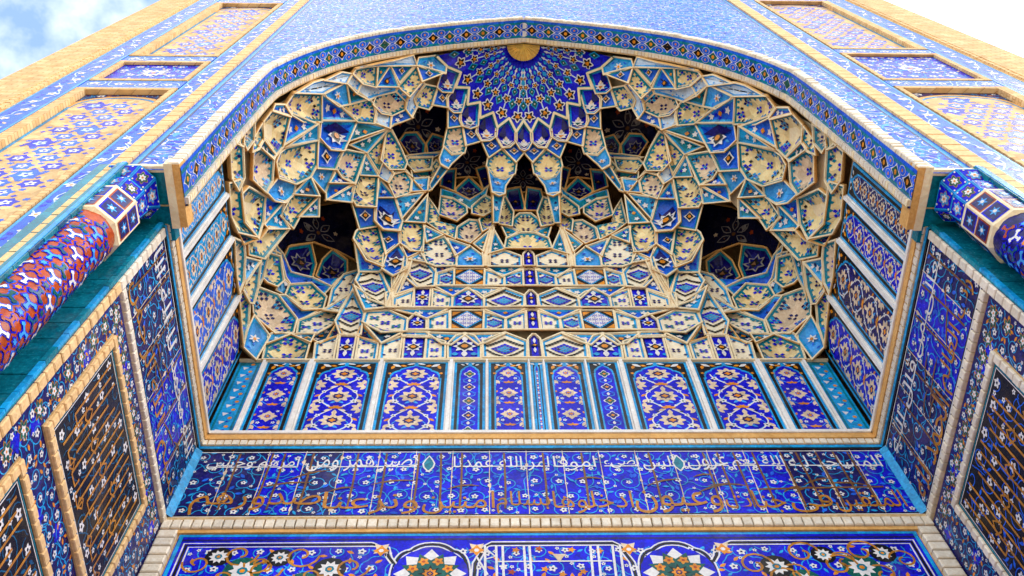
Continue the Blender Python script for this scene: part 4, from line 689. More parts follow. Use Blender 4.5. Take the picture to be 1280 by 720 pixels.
# --- upright panels between white mullions
def upright(fr, x0, x1, z0, z1, kind, parent, seed=0, dark='black_tile', fld='cobalt_tile'):
    x0 -= .022; x1 += .022; w, h = x1-x0, z1-z0; xc = (x0+x1)/2; hw = w/2
    p = slab(fr, x0, x1, z0, z1, -.08, .0, 'cyan_tile', 'upright_panel', parent)
    I = Inlay(); I.rect(x0+.035, x1-.035, z0, z1-.03, dark if kind != 'turq' else 'teal_tile', 1); bw = .035+min(.045, w*.09)
    if kind == 'turq':
        I.rect(x0+.03, x1-.03, z0, z1, 'teal_tile', 1); I.rect(x0+.06, x1-.06, z0, z1-.1, 'cyan_tile', 2)
        for i in range(int(h/.2)):
            z = z0+.1+.2*i; I.star(xc-.04, z, .05, 3, 'white_tile', 3, .5, .3); I.disc(xc+.05, z+.1, .03, 'orange_tile', 3, 6); I.disc(xc+.03, z+.02, .018, 'cobalt_tile', 3, 6)
        I.build('inlay', fr, p); return
    # cusped arch field
    sp_ = z1-.05-min(.55*w+.06, h*.24)
    pr = [(1, 0), (1, .12), (.93, .14), (.95, .3), (.86, .5), (.72, .6), (.62, .63), (.58, .72), (.4, .82), (.2, .9), (.06, .95), (0, 1.06)]
    H = z1-.07-sp_; f = hw-bw
    def outline(k, dz=0.): return [(xc-f*k, z0)]+[(xc-f*k*u, sp_+H*v*1+dz) for u, v in pr]+[(xc+f*k*u, sp_+H*v+dz) for u, v in pr[-2::-1]]+[(xc+f*k, z0)]
    I.add(outline(1.), 'cyan_tile', 2); k2 = 1-.022/f; I.add(outline(k2, -.035), fld, 3)
    def ins(x, z):
        u = abs(x-xc)/(f*k2)
        if u > .98 or z < z0+.004: return False
        if z < sp_-.03: return True
        for (ua, va), (ub, vb) in zip(pr, pr[1:]):
            if ub <= u <= ua and ua > ub: return z < sp_+H*(va+(vb-va)*(ua-u)/(ua-ub))-.045
        return False
    # corner ornament
    for s in (-1, 1):
        I.leaf(xc+s*f*.9, z1-.06, .16*min(1, w), math.pi/2+s*2.1, .07*min(1, w), 'white_tile', 4); I.leaf(xc+s*f*.35, z1-.07, .13, math.pi/2+s*1.3, .04, 'white_tile', 4)
        if w > .5: I.leaf(xc+s*f*.93, z1-.2, .12, math.pi/2+s*.3, .055, 'orange_tile', 4); I.leaf(xc+s*f*.6, z1-.09, .1, math.pi/2+s*1.9, .05, 'orange_tile', 4); I.disc(xc+s*f*.97, z1-.32, .028, 'orange_tile', 4, 5)
    I.leaf(xc, z1-.02, .1, -math.pi/2, .07, 'cyan_tile', 4)
    J = Inlay(lambda x, z: z < sp_-.02 or ins(x, z), (xc-f*k2*.985, xc+f*k2*.985, z0+.005, z1))
    if kind == 'wide':
        J2 = Inlay(lambda x, z: ins(xc+x, z) and x > -.02)
        r = w*.2; z = sp_+H*.38; step = w*.66; n = 0
        zc = z
        while zc > z0-.1:
            J.palmette(xc, zc, r, 'buff_tile', 6, 'orange_tile', 'navy_tile', 8, .85); J.leaf(xc, zc+r*.7, r*.7, math.pi/2, r*.4, 'buff_tile', 6)
            J.leaf(xc-.005, zc-step*.5, r*.6, .15, r*.35, 'orange_tile', 6); J.leaf(xc+.005, zc-step*.5, r*.6, math.pi-.15, r*.35, 'orange_tile', 6); J.star(xc, zc-step*.46, r*.3, 4, 'orange_tile', 7, .5, .78)
            for s in (-1, 1):
                pts = [(xc+s*w*(.05+.24*math.sin(t*math.pi)), zc+step*.45-step*t*.95) for t in [k/10 for k in range(11)]]
                J.ribbon(pts, w*.022, 'white_tile', 5); J.ribbon([(xc+s*(w*.1+.14*w*math.sin(t*3)), zc-step*.4+t*step*.5) for t in (0, .3, .6, 1)], w*.014, 'sky_tile', 4)
                J.flower(xc+s*w*.245, zc-step*.22, w*.06, 'white_tile', 'green_tile', lay=6); J.flower(xc+s*w*.235, zc+step*.2, w*.045, 'white_tile', 'green_tile', lay=6)
                J.lobed(xc+s*w*.365, zc-step*.5, w*.15, 7, 'buff_tile', 6, .2, 0 if s > 0 else math.pi); J.disc(xc+s*w*.38, zc-step*.5, w*.04, 'cobalt_tile', 7, 6); J.disc(xc+s*w*.385, zc-step*.5, w*.022, 'orange_tile', 8, 6)
                J.leaf(xc+s*w*.3, zc-step*.72, w*.13, .8 if s > 0 else 2.3, w*.06, 'buff_tile', 6); J.leaf(xc+s*w*.36, zc-step*.02, w*.11, 2.4 if s > 0 else .7, w*.05, 'orange_tile', 6)
                J.leaf(xc+s*w*.33, zc+step*.34, w*.14, math.pi/2-s*.6, w*.08, 'buff_tile', 5); J.leaf(xc+s*w*.36, zc-step*.28, w*.13, math.pi/2+s*.7, w*.07, 'buff_tile', 5); J.leaf(xc+s*w*.16, zc-step*.62, w*.12, math.pi/2+s*1.2, w*.06, 'buff_tile', 5); J.disc(xc+s*w*.4, zc+step*.12, w*.03, 'white_tile', 5, 6); J.disc(xc+s*w*.12, zc-step*.4, w*.025, 'white_tile', 5, 6)
                J.leaf(xc+s*w*.1, zc-step*.3, w*.15, math.pi/2+s*.9, w*.05, 'sky_tile', 4); J.leaf(xc+s*w*.12, zc+step*.28, w*.12, math.pi/2-s*.9, w*.04, 'navy_tile', 4); J.leaf(xc+s*w*.3, zc-step*.35, w*.14, math.pi/2+s*.4, w*.05, 'navy_tile', 4)
            zc -= step
    elif kind == 'mid':
        r = w*.2; zc = sp_+H*.3; step = w*.95
        while zc > z0-.2:
            J.star(xc, zc, r*1.15, 4, 'buff_tile', 6, .62, math.pi/2); J.lobed(xc, zc, r*.95, 8, 'buff_tile', 5, .2); J.star(xc, zc, r*.45, 8, 'cobalt_tile', 7, .6); J.disc(xc, zc, r*.24, 'orange_tile', 8, 6)
            J.leaf(xc, zc-step*.5, r*.75, .3, r*.4, 'orange_tile', 6); J.leaf(xc, zc-step*.5, r*.75, math.pi-.3, r*.4, 'orange_tile', 6); J.leaf(xc, zc-step*.5, r*.5, math.pi/2, r*.4, 'orange_tile', 6)
            for s in (-1, 1):
                J.flower(xc+s*w*.17, zc-step*.27, w*.055, 'white_tile', 'sky_tile', lay=6); J.flower(xc+s*w*.19, zc+step*.22, w*.045, 'white_tile', 'sky_tile', lay=6)
                J.lobed(xc+s*w*.4, zc-step*.5, w*.16, 7, 'buff_tile', 5, .25); J.leaf(xc+s*w*.33, zc-step*.36, w*.2, math.pi/2+s*.3, w*.11, 'buff_tile', 5); J.leaf(xc+s*w*.3, zc-step*.36, w*.2, -math.pi/2-s*.4, w*.09, 'buff_tile', 5); J.leaf(xc+s*w*.33, zc+step*.02, w*.11, math.pi/2+s*.5, w*.07, 'orange_tile', 5)
                J.ribbon([(xc+s*w*(.04+.24*math.sin(t*3.14)), zc-step*.02-t*step*.5) for t in (0, .2, .4, .6, .8, 1)], w*.02, 'sky_tile', 4)
            zc -= step
    elif kind == 'chain':
        step = .36; zc = sp_+H*.05; i = 0
        J.leaf(xc, zc+.18, .26, math.pi/2, w*.3, 'sky_tile', 5)
        while zc > z0+.05:
            J.lobed(xc, zc, w*.2, 4, 'white_tile', 5, .2, 0, 16, 1.2); J.lobed(xc, zc, w*.155, 4, ('green_tile', 'navy_tile')[i % 2], 6, .16, 0, 16, 1.2); J.star(xc, zc, w*.07, 4, 'orange_tile', 7, .6)
            J.leaf(xc, zc-step*.5-.04, .08, math.pi/2, w*.1, 'white_tile', 6)
            for s in (-1, 1): J.ribbon([(xc+s*w*.02, zc-step*.3), (xc+s*w*.2, zc-step*.42), (xc+s*w*.17, zc-step*.6), (xc+s*w*.05, zc-step*.66)], w*.035, 'sky_tile', 4); J.leaf(xc+s*w*.2, zc-step*.5, .08, math.pi/2+s*.6, w*.1, 'azure_tile', 4)
            zc -= step; i += 1
    else:
        zc = z1-.2
        while zc > z0+.04: J.lobed(xc, zc, .022, 4, 'white_tile', 5, .2, 0, 8, 1.6); J.disc(xc, zc-.07, .016, 'orange_tile', 5, 6); J.disc(xc+.025, zc-.035, .012, 'cyan_tile', 5, 5); J.disc(xc-.025, zc-.035, .012, 'cyan_tile', 5, 5); zc -= .13
    I.p += J.p; I.build('inlay', fr, p, step=.0007)
LAB = {'back': 'back wall', 'left': 'left side wall', 'right': 'right side wall'}
PAN = {'back': ([(-4.28, -3.99, 'turq'), (-3.87, -3.33, 'mid'), (-3.17, -2.31, 'wide'), (-2.17, -1.30, 'wide'), (-1.16, -.76, 'chain'), (-.67, -.15, 'mid'), (-.065, .065, 'strip'), (.15, .67, 'mid'), (.76, 1.16, 'chain'), (1.30, 2.17, 'wide'), (2.31, 3.17, 'wide'), (3.33, 3.87, 'mid'), (3.99, 4.28, 'turq')], 10.3, 12.17),
       'left': ([(3.99, 4.42, 'wide'), (4.55, 5.06, 'wide'), (5.2, 5.95, 'wide'), (6.09, 6.82, 'wide')], 10.3, 12.5), 'right': ([(-6.82, -6.09, 'wide'), (-5.95, -5.2, 'wide'), (-5.06, -4.55, 'wide'), (-4.42, -3.99, 'wide')], 10.3, 12.5)}
for sd_ in SIDES:
    fr, a, c = wall_frame(sd_); ps, z0, z1 = PAN[sd_]
    root = thing('upright_panel_wall', {'back': 'row of upright blue palmette tile panels between white mullions, below the vault', 'left': 'upright tile panels between white mullions on the left wall, above the ledge', 'right': 'upright tile panels between white mullions on the right wall, above the ledge'}[sd_], 'wall', 'upright tile panel walls')
    slab(fr, a, c, ZF, z1+.3, -.3, -.1, 'mortar', 'wall_core', root)
    for i, (x0, x1, k) in enumerate(ps): upright(fr, x0, x1, z0, z1, k, root, i, fld=(('sky_tile', 'cyan_tile', 'azure_tile', 'cobalt_tile')[i] if sd_ == 'left' else 'navy_tile' if sd_ == 'right' and i % 2 else 'cobalt_tile'))  # left fields paler than right ones: glare on that wall put into the colour
    xs = [p[1] for p in ps[:-1]]; ys = [p[0] for p in ps[1:]]
    for p, q in zip(xs, ys):
        b = MB(); m = (p+q)/2; w = (q-p)*.5-.0225
        for A, B, h in ((-w, -w*.55, .02), (-w*.55, w*.55, .05), (w*.55, w, .02)): bar(b, fr, m+A+.001, m+B-.001, z0-.02, z1+(.02 if sd_ == 'back' else .01), -.09, h, 'white_mullion')
        b.build('mullion', root)
    if sd_ == 'back':
        b = MB(); bar(b, fr, a, c, z1+.003, z1+.035, -.1, .045, 'plaster'); b.build('top_rail', root)
# --- ledge mouldings above the frieze
for sd_ in SIDES:
    fr, a, c = wall_frame(sd_)
    root = thing('ledge_moulding', {'back': 'cream stepped ledge running along the back wall above the inscription', 'left': 'cream stepped ledge along the left wall, rising to the springing block', 'right': 'cream stepped ledge along the right wall, rising to the springing block'}[sd_], 'moulding', 'ledges above the frieze')
    m = 0 if sd_ == 'back' else 0
    b = MB(); bar(b, fr, a, c, ZF+.245, ZF+.3, -.1, .075, 'white_mullion'); b.build('upper_fillet', root)
    b = MB(); bar(b, fr, a, c, ZF+.14, ZF+.242, -.1, .055, 'ochre_plaster'); b.build('ochre_fillet', root)
    b = MB(); bar(b, fr, a, c, ZF+.03, ZF+.138, -.1, .03, 'mortar'); n = int((c-a)/.098)
    for i in range(n): x = a+(c-a)*(i+.5)/n; bar(b, fr, x-.041, x+.041, ZF+.037, ZF+.131, -.05, .042+.005*random.random(), 'white_brick')
    b.build('brick_course', root, 'stuff')
    b = MB(); bar(b, fr, a, c, ZF-.025, ZF+.028, -.1, .022, 'cyan_tile'); bar(b, fr, a, c, ZF-.06, ZF-.027, -.1, .016, 'black_tile'); b.build('glazed_fillet', root)
# --- inscription friezes
Z0, Z1 = 8.66, ZF-.062
def frieze(sd_):
    fr, a, c = wall_frame(sd_)
    root = thing('inscription_frieze', {'back': 'cobalt frieze with white and amber Arabic script across the back wall', 'left': 'dark blue script frieze on the left wall, meeting the back frieze', 'right': 'dark blue script frieze on the right wall, meeting the back frieze'}[sd_], 'frieze', 'inscription friezes')
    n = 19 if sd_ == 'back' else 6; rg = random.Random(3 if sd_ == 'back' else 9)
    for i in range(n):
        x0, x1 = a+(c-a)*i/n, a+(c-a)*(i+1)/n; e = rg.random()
        dark = (e < .1 if 2 < i < 15 else e < .55) if sd_ == 'back' else e < .5  # back frieze ends get more navy slabs, shade put into the slab colour
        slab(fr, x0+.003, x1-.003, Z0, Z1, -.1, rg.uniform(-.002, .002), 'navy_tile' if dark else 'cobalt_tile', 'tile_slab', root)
    slab(fr, a, c, Z0-.05, Z1, -.14, -.012, 'mortar', 'mortar_bed', root)
    I = Inlay(lambda x, z: a+.03 < x < c-.03 and Z0+.02 < z < Z1-.02)
    vines(I, a, c, Z0, Z1, .29, 'cyan_tile', .012, seed=11 if sd_ == 'back' else (12 if sd_ == 'left' else 13), extra='azure_tile', fr=.15)
    I.build('vine_inlay', fr, root, base=.003)
    T = Inlay()
    for z, k, hh in ((Z0+.004, 'white_tile', .018), (Z0+.024, 'black_tile', .02), (Z1-.03, 'white_tile', .014)): T.rect(a, c, z, z+hh, k, 6)
    for i in range(1, n):
        x = a+(c-a)*i/n; T.ribbon([(x+rg.uniform(-.004, .004), Z0+(Z1-Z0)*k/8) for k in range(9)], .010, 'buff_tile', 5)
        for _ in range(2): z = rg.uniform(Z0+.1, Z1-.1); T.lobed(x, z, rg.uniform(.012, .03), 3, 'buff_tile', 5, .2, rg.random()*6, 9, 2.)
    # upper line of white script
    wds = {'back': [(-4.1, -3.0, 'امرهم وحسن'), (-2.9, -1.55, 'بصير همر ومن'), (-1.12, .05, 'امر الله عمدنا'), (.1, .62, 'اموفا'), (.72, 1.15, 'اضيء'), (1.2, 1.6, 'الس'), (1.75, 2.25, 'عرون'), (2.3, 2.95, 'الله يعم'), (3.0, 4.15, 'المساجد لله')],
           'left': [(4.1, 5.3, 'لا اله الا'), (5.45, 6.75, 'الله محمد')], 'right': [(-6.75, -5.5, 'قال الله'), (-5.4, -4.1, 'تعالى من')]}[sd_]
    zb = Z0+.86; hh = .3
    for x0, x1, s in wds:
        for P in text_polys(s, x1-x0, hh, -.001): T.add([(x0+x, zb+y) for x, y in P], 'white_tile', 8)
        T.rect(x0, x1, zb+.082, zb+.1, 'white_tile', 7)
    # lower line of amber script with tall shafts
    wd2 = {'back': [(-4.1, -2.62, 'صدورهم'), (-2.6, -1.5, 'ونزعنا'), (-1.45, -.62, 'امنين'), (-.6, .02, 'بسلام'), (.05, .98, 'ادخلوها'), (1.0, 2.02, 'وعيون'), (2.05, 2.75, 'جنات'), (2.8, 3.3, 'فى'), (3.32, 4.15, 'المتقين')],
           'left': [(4.1, 5.2, 'الرحمن'), (5.3, 6.8, 'بسم الله')], 'right': [(-6.8, -5.5, 'الحمد لله'), (-5.4, -4.1, 'رب العالم')]}[sd_]
    for x0, x1, s in wd2:
        for P in text_polys(s, x1-x0, .41, 0.): T.add([(x0+x, Z0+.05+y) for x, y in P], 'amber_line', 9)
    sh = {'back': [(-3.75, .1), (-3.35, .16), (-3.2, .12), (-2.85, .1), (-2.3, .04), (-1.95, .03), (-1.55, .05), (-1.28, -.3), (-1.02, .02), (-.5, .0), (-.02, -.02), (.46, -.03), (1.3, -.06), (1.98, -.1), (2.16, -.1), (2.36, -.12), (2.6, -.25), (2.95, -.14), (3.15, -.2), (3.4, -.22), (3.62, -.24), (3.8, -.25)], 'left': [(4.2, .3), (4.5, .2), (5.0, .3), (5.5, .1), (5.9, .25), (6.4, .1)], 'right': [(-6.5, -.2), (-6.1, -.2), (-5.6, -.3), (-5.0, -.15), (-4.6, -.25), (-4.2, -.2)]}[sd_]
    for x, dx in sh: T.ribbon([(x-dx*.1, Z0+.14), (x-dx*.05+.008, Z0+.6), (x, Z1-.05)], .026, 'umber_line', 8)
    for x, y, l, an in [(rg.uniform(a+.3, c-.6), Z0+rg.uniform(.35, .75), rg.uniform(.25, .6), rg.uniform(-.1, .5)) for _ in range(14 if sd_ == 'back' else 6)]:
        T.ribbon([(x+l*t*math.cos(an), y+l*t*math.sin(an)+.04*math.sin(t*3.1)) for t in (0, .25, .5, .75, 1)], .034, 'umber_line', 8, taper=True)
    if sd_ == 'back':
        T.ribbon([(2.5, Z0+.48), (3.1, Z0+.5), (4.0, Z0+.52)], .03, 'umber_line', 8)
        for x in (-1.42, 1.64): T.leaf(x, zb-.02, .34, math.pi/2, .16, 'white_tile', 9); T.leaf(x, zb+.01, .28, math.pi/2, .12, 'teal_tile', 10)
    T.build('lettering', fr, root, step=.0005, base=.003)
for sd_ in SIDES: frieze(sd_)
for s in (-1, 1):
    root = thing('corner_strip', f'bright cyan glazed strip in the {"left" if s < 0 else "right"} corner of the frieze', 'strip', 'cyan corner strips')
    b = MB(); b.face([(s*XW, YB-.075, Z0), (s*(XW-.075), YB, Z0), (s*(XW-.075), YB, Z1), (s*XW, YB-.075, Z1)], 'cyan_tile'); b.build('glazed_strip', root)
# --- lower walls
def frame_bricks(fr, x0, x1, z0, z1, w, parent, me, along=.16, d=.12, h=.0, sides='tblr', name='brick'):
    """brick surround on the outside of the rectangle"""
    def run(a, c, fixed, vert, n_):
        for i in range(n_):
            t = a+(c-a)*(i+.5)/n_; x, z = (fixed, t) if vert else (t, fixed)
            brick(parent, fr(x, z, h-d/2+.05), fr.V if vert else fr.U, fr.N, fr.U if vert else fr.V, abs(c-a)/n_*.9, d, w*.94, me, name, .004)
    nh = max(1, round((x1-x0)/along)); nv = max(1, round((z1-z0)/along))
    if 't' in sides: run(x0-w, x1+w, z1+w/2, False, nh)
    if 'b' in sides: run(x0-w, x1+w, z0-w/2, False, nh)
    if 'l' in sides: run(z0, z1, x0-w/2, True, nv)
    if 'r' in sides: run(z0, z1, x1+w/2, True, nv)
# back wall
fr, a, c = wall_frame('back')
root = thing('lower_wall', 'blue medallion-tiled back wall below the white brick course', 'wall', 'lower tile walls')
slab(fr, a, c, GZ, 8.6, -.3, -.02, 'mortar', 'wall_core', root)
n = 76
for i in range(n): brick(root, fr(a+(c-a)*(i+.5)/n, 8.515, -.015), fr.U, fr.N, fr.V, (c-a)/n*.86, .13, .135, BRICK, 'brick', .004)
b = MB(); bar(b, fr, a, c, 8.60, 8.655, -.1, .02, 'mortar'); bar(b, fr, a, c, 8.39, 8.44, -.1, .02, 'ochre_plaster'); b.build('course_bed', root)
for s in (-1, 1):
    for i in range(14):
        brick(root, fr(s*4.19, 8.36-.135*i, -.02), fr.U, fr.N, fr.V, .2, .13, .115, BRICK, 'brick', .004)
fld = slab(fr, -4.06, 4.06, 3, 8.38, -.05, 0, 'cobalt_tile', 'tile_field', root)
I = Inlay(lambda x, z: -3.9 < x < 3.9 and 5 < z < 8.16)
vines(I, -3.95, 3.95, 6.2, 8.2, .27, 'cyan_tile', .012, seed=31, fr=.18)
J = Inlay()
J.rect(-4.06, 4.06, 8.34, 8.378, 'cyan_tile', 2); J.rect(-4.06, 4.06, 8.27, 8.3, 'navy_tile', 2)
for x in (-4.05, 4.01): J.rect(x, x+.04, 5, 8.34, 'cyan_tile', 2)
for k, w, key in ((0, .018, 'white_tile'), (.03, .032, 'black_tile'), (.062, .018, 'white_tile')):
    J.ribbon([(-3.97+k, 5), (-3.97+k, 8.235-k), (-1.95, 8.235-k)], w, key, 3); J.ribbon([(3.97-k, 5), (3.97-k, 8.235-k), (1.95, 8.235-k)], w, key, 3)
    # lobed ends, medallions and the middle cartouche
    for s in (-1, 1):
        J.ribbon([(s*1.95, 8.235-k), (s*(1.82-k), 8.16), (s*(1.78-k), 8.0), (s*(1.72-k), 7.9)], w, key, 3)
        J.ribbon([(s*(1.3+(.42-k)*abs(math.cos(t))**.8*(1 if math.cos(t) > 0 else -1)), 7.72+(.46-k)*math.sin(t)+.05*abs(math.sin(t*3))) for t in [math.pi*i/24 for i in range(-4, 29)]], w, key, 3)
        J.ribbon([(s*(.88-k), 7.5), (s*(.86-k), 7.9), (s*(.8-k), 8.05), (s*(.76-k), 8.16), (s*.66, 8.235-k), (0, 8.235-k)], w, key, 3)
for s in (-1, 1):
    for r_, k_, kk in ((.4, 'cobalt_tile', 10), ): J.disc(s*1.3, 7.74, r_, k_, 4, 20)
    J.star(s*1.3, 7.74, .38, 8, 'white_tile', 5, .7); J.star(s*1.3, 7.74, .33, 8, 'green_tile', 6, .62, .39)
    for i in range(8): J.flower(s*1.3+.2*math.cos(i*.785+.39), 7.74+.2*math.sin(i*.785+.39), .065, 'orange_tile', 'rust_tile', lay=7)
    J.star(s*1.3, 7.74, .13, 8, 'black_tile', 7, .5); J.palmette(s*1.3, 7.74, .08, 'orange_tile', 8)
    for x in (1.84, .82): J.star(s*x, 8.13, .11, 4, 'buff_tile', 5, .5, .78); J.star(s*x, 8.1, .09, 4, 'orange_tile', 6, .55); J.disc(s*x, 8.1, .028, 'white_tile', 7, 6)
    for x, z, r_ in ((2.35, 7.82, .17), (2.9, 8.0, .13), (3.25, 7.8, .2), (3.55, 8.02, .14), (2.6, 7.6, .17)):
        r_ *= .74; J.disc(s*x, z, r_*1.4, ('green_tile', 'black_tile')[int(x*10) % 2], 4, 12); J.star(s*x, z, r_, 10, 'white_tile', 5, .66); J.disc(s*x, z, r_*.4, 'teal_tile', 6, 7); J.disc(s*x, z, r_*.2, 'orange_tile', 7, 6)
        J.spiral(s*(x-.22), z+.03, .2, 1.2, 0, s, .028, 'amber_line', 5); J.spiral(s*(x+.2), z-.1, .16, 1.2, 3, -s, .024, 'amber_line', 5)
# tall white letters in the middle cartouche
for x, z0_, z1_ in ((-.72, 7.3, 8.17), (-.6, 7.3, 8.17), (-.53, 7.3, 8.17), (-.3, 7.3, 8.17), (-.24, 7.3, 8.17), (.38, 7.3, 8.17), (.46, 7.3, 8.17), (.62, 7.3, 8.17), (.7, 7.3, 8.17)):
    J.ribbon([(x, z0_), (x+(.03 if x > 0 else -.01), z1_)], .026, 'white_tile', 7)
J.ribbon([(-.6, 7.92), (.62, 7.92)], .018, 'white_tile', 7); J.ribbon([(-.82, 8.0), (-.7, 7.72)], .022, 'white_tile', 7); J.ribbon([(-.72, 8.12), (-.62, 8.0), (-.74, 7.95)], .02, 'white_tile', 7)
J.star(.06, 7.99, .09, 3, 'buff_tile', 7, .45, .5)
for x, z in ((-.4, 8.1), (-.1, 7.8), (.2, 8.1), (.5, 8.08), (-.15, 8.12), (.08, 7.72), (.3, 7.76), (-.45, 7.76)): J.star(x, z, .05, 5, ('orange_tile', 'rust_tile')[int(x*100) % 2], 6, .5)
I.p += J.p
I.build('inlay', fr, fld, step=.0007)
# side walls
for sd_ in ('left', 'right'):
    fr, a, c = wall_frame(sd_); lf = sd_ == 'left'; me = OBRICK if lf else BRICK; key = 'ochre_plaster' if lf else 'white_brick'
    root = thing('lower_wall', f'{sd_} side wall with a dark panel of amber line script in a {"tan" if lf else "white"} brick frame', 'wall', 'lower tile walls')
    slab(fr, a, c, GZ, 8.62, -.3, -.02, 'mortar', 'wall_core', root)
    fld = slab(fr, a, c, 3, 8.5, -.05, 0, 'navy_tile', 'tile_field', root)
    n = 26
    for i in range(n): brick(root, fr(a+(c-a)*(i+.5)/n, 8.585, -.02), fr.U, fr.N, fr.V, (c-a)/n*.86, .1, .09, BRICK, 'brick', .003)
    # brick edge strip next to the column, full height up to the ledge
    xe0, xe1 = (a, a+.11) if lf else (c-.11, c)
    nz = 30
    for i in range(nz):
        z = 5.2+(ZF-5.25)*(i+.5)/nz; w_ = 'white' if (z > 8.6 or not lf) else 'o'
        brick(root, fr((xe0+xe1)/2, z, -.02), fr.V, fr.N, fr.U, (ZF-5.25)/nz*.9, .1, .1, BRICK if w_ == 'white' else OBRICK, 'brick', .003)
    I = Inlay(lambda x, z: a+.13 < x < c-.05 and 4.5 < z < 8.48) if lf else Inlay(lambda x, z: a+.05 < x < c-.13 and 4.5 < z < 8.48)
    vines(I, a, c, 4.5, 8.5, .2, 'cyan_tile', .010, seed=51, fr=.2)
    rg = random.Random(5)
    for i in range(60):
        x, z = rg.uniform(a, c), rg.uniform(5, 8.45); I.lobed(x, z, .1, 6, 'cobalt_tile', 1, .2); 
    for i in range(26):
        z = 8.35-.29*i if i < 12 else 8.33; x = (a+.25 if lf else c-.25) if i < 12 else a+(c-a)*(i-11.5)/14
        I.lobed(x, z, .1, 6, 'amber_line', 3, .25); I.lobed(x, z, .085, 6, 'green_tile', 4, .25); I.flower(x, z, .045, 'white_tile', 'orange_tile', lay=5)
    I.build('inlay', fr, fld, step=.0007)
    x0, x1 = (4.43, 6.28) if lf else (-6.33, -4.6)
    for k, (z0, z1) in enumerate(((6.68, 8.09), (4.6, 6.08))):
        pn = slab(fr, x0-.09, x1+.09, z0-.09, z1+.09, -.05, .016, 'mortar', 'framed_panel', root)
        frame_bricks(fr, x0, x1, z0, z1, .085, pn, me, .13)
        pt = slab(fr, x0, x1, z0, z1, -.02, .02, 'black_tile', 'script_tile', pn)
        K = Inlay(lambda x, z: x0+.06 < x < x1-.06 and z0+.06 < z < z1-.06)
        for o_, w_, kk in ((.012, .018, 'teal_tile'), (.04, .01, 'white_tile')):
            K.p += [([(x0+o_, z0+o_), (x1-o_, z0+o_), (x1-o_, z0+o_+w_), (x0+o_, z0+o_+w_)], kk, 1), ([(x0+o_, z1-o_-w_), (x1-o_, z1-o_-w_), (x1-o_, z1-o_), (x0+o_, z1-o_)], kk, 1), ([(x0+o_, z0+o_), (x0+o_+w_, z0+o_), (x0+o_+w_, z1-o_), (x0+o_, z1-o_)], kk, 2), ([(x1-o_-w_, z0+o_), (x1-o_, z0+o_), (x1-o_, z1-o_), (x1-o_-w_, z1-o_)], kk, 2)]
        vines(K, x0, x1, z0, z1, .3, 'deep_teal_tile', .012, seed=61+k, extra=None, fr=.2, mid='black_tile')
        if not lf: K.p = [(P, 'azure_tile' if q == 'deep_teal_tile' else q, l) for P, q, l in K.p]
        # square line script: tall parallel shafts, stepped feet and knots
        xx = x0+.14; i = 0; am = 'amber_line'
        while xx < x1-.12:
            hgt = (z1-z0)*(.62, .8, .8, .55, .74)[i % 5]; zt_ = z1-.1-(.0, .05, .0, .22, .1)[i % 5]; zb_ = max(z0+.1, zt_-hgt)
            K.ribbon([(xx, zt_), (xx, zb_)], .025, am, 6)
            if i % 2 == 0: K.ribbon([(xx, zb_), (min(x1-.1, xx+.14), zb_), (min(x1-.1, xx+.14), zb_+.1)], .025, am, 6)
            if i % 3 == 1: K.ribbon([(xx, (zt_+zb_)/2), (xx+.05, (zt_+zb_)/2+.07), (xx+.1, (zt_+zb_)/2)], .025, am, 7); K.ribbon([(xx-.04, (zt_+zb_)/2-.03), (xx+.05, (zt_+zb_)/2-.1), (xx+.14, (zt_+zb_)/2-.03)], .025, am, 7)
            if i % 4 == 3: K.ribbon([(xx-.03, z0+.2), (xx+.03, z0+.26), (xx+.09, z0+.2), (xx+.03, z0+.14)], .024, am, 7, closed=True)
            xx += .105; i += 1
        K.build('inlay', fr, pt, step=.0005, base=.0205)
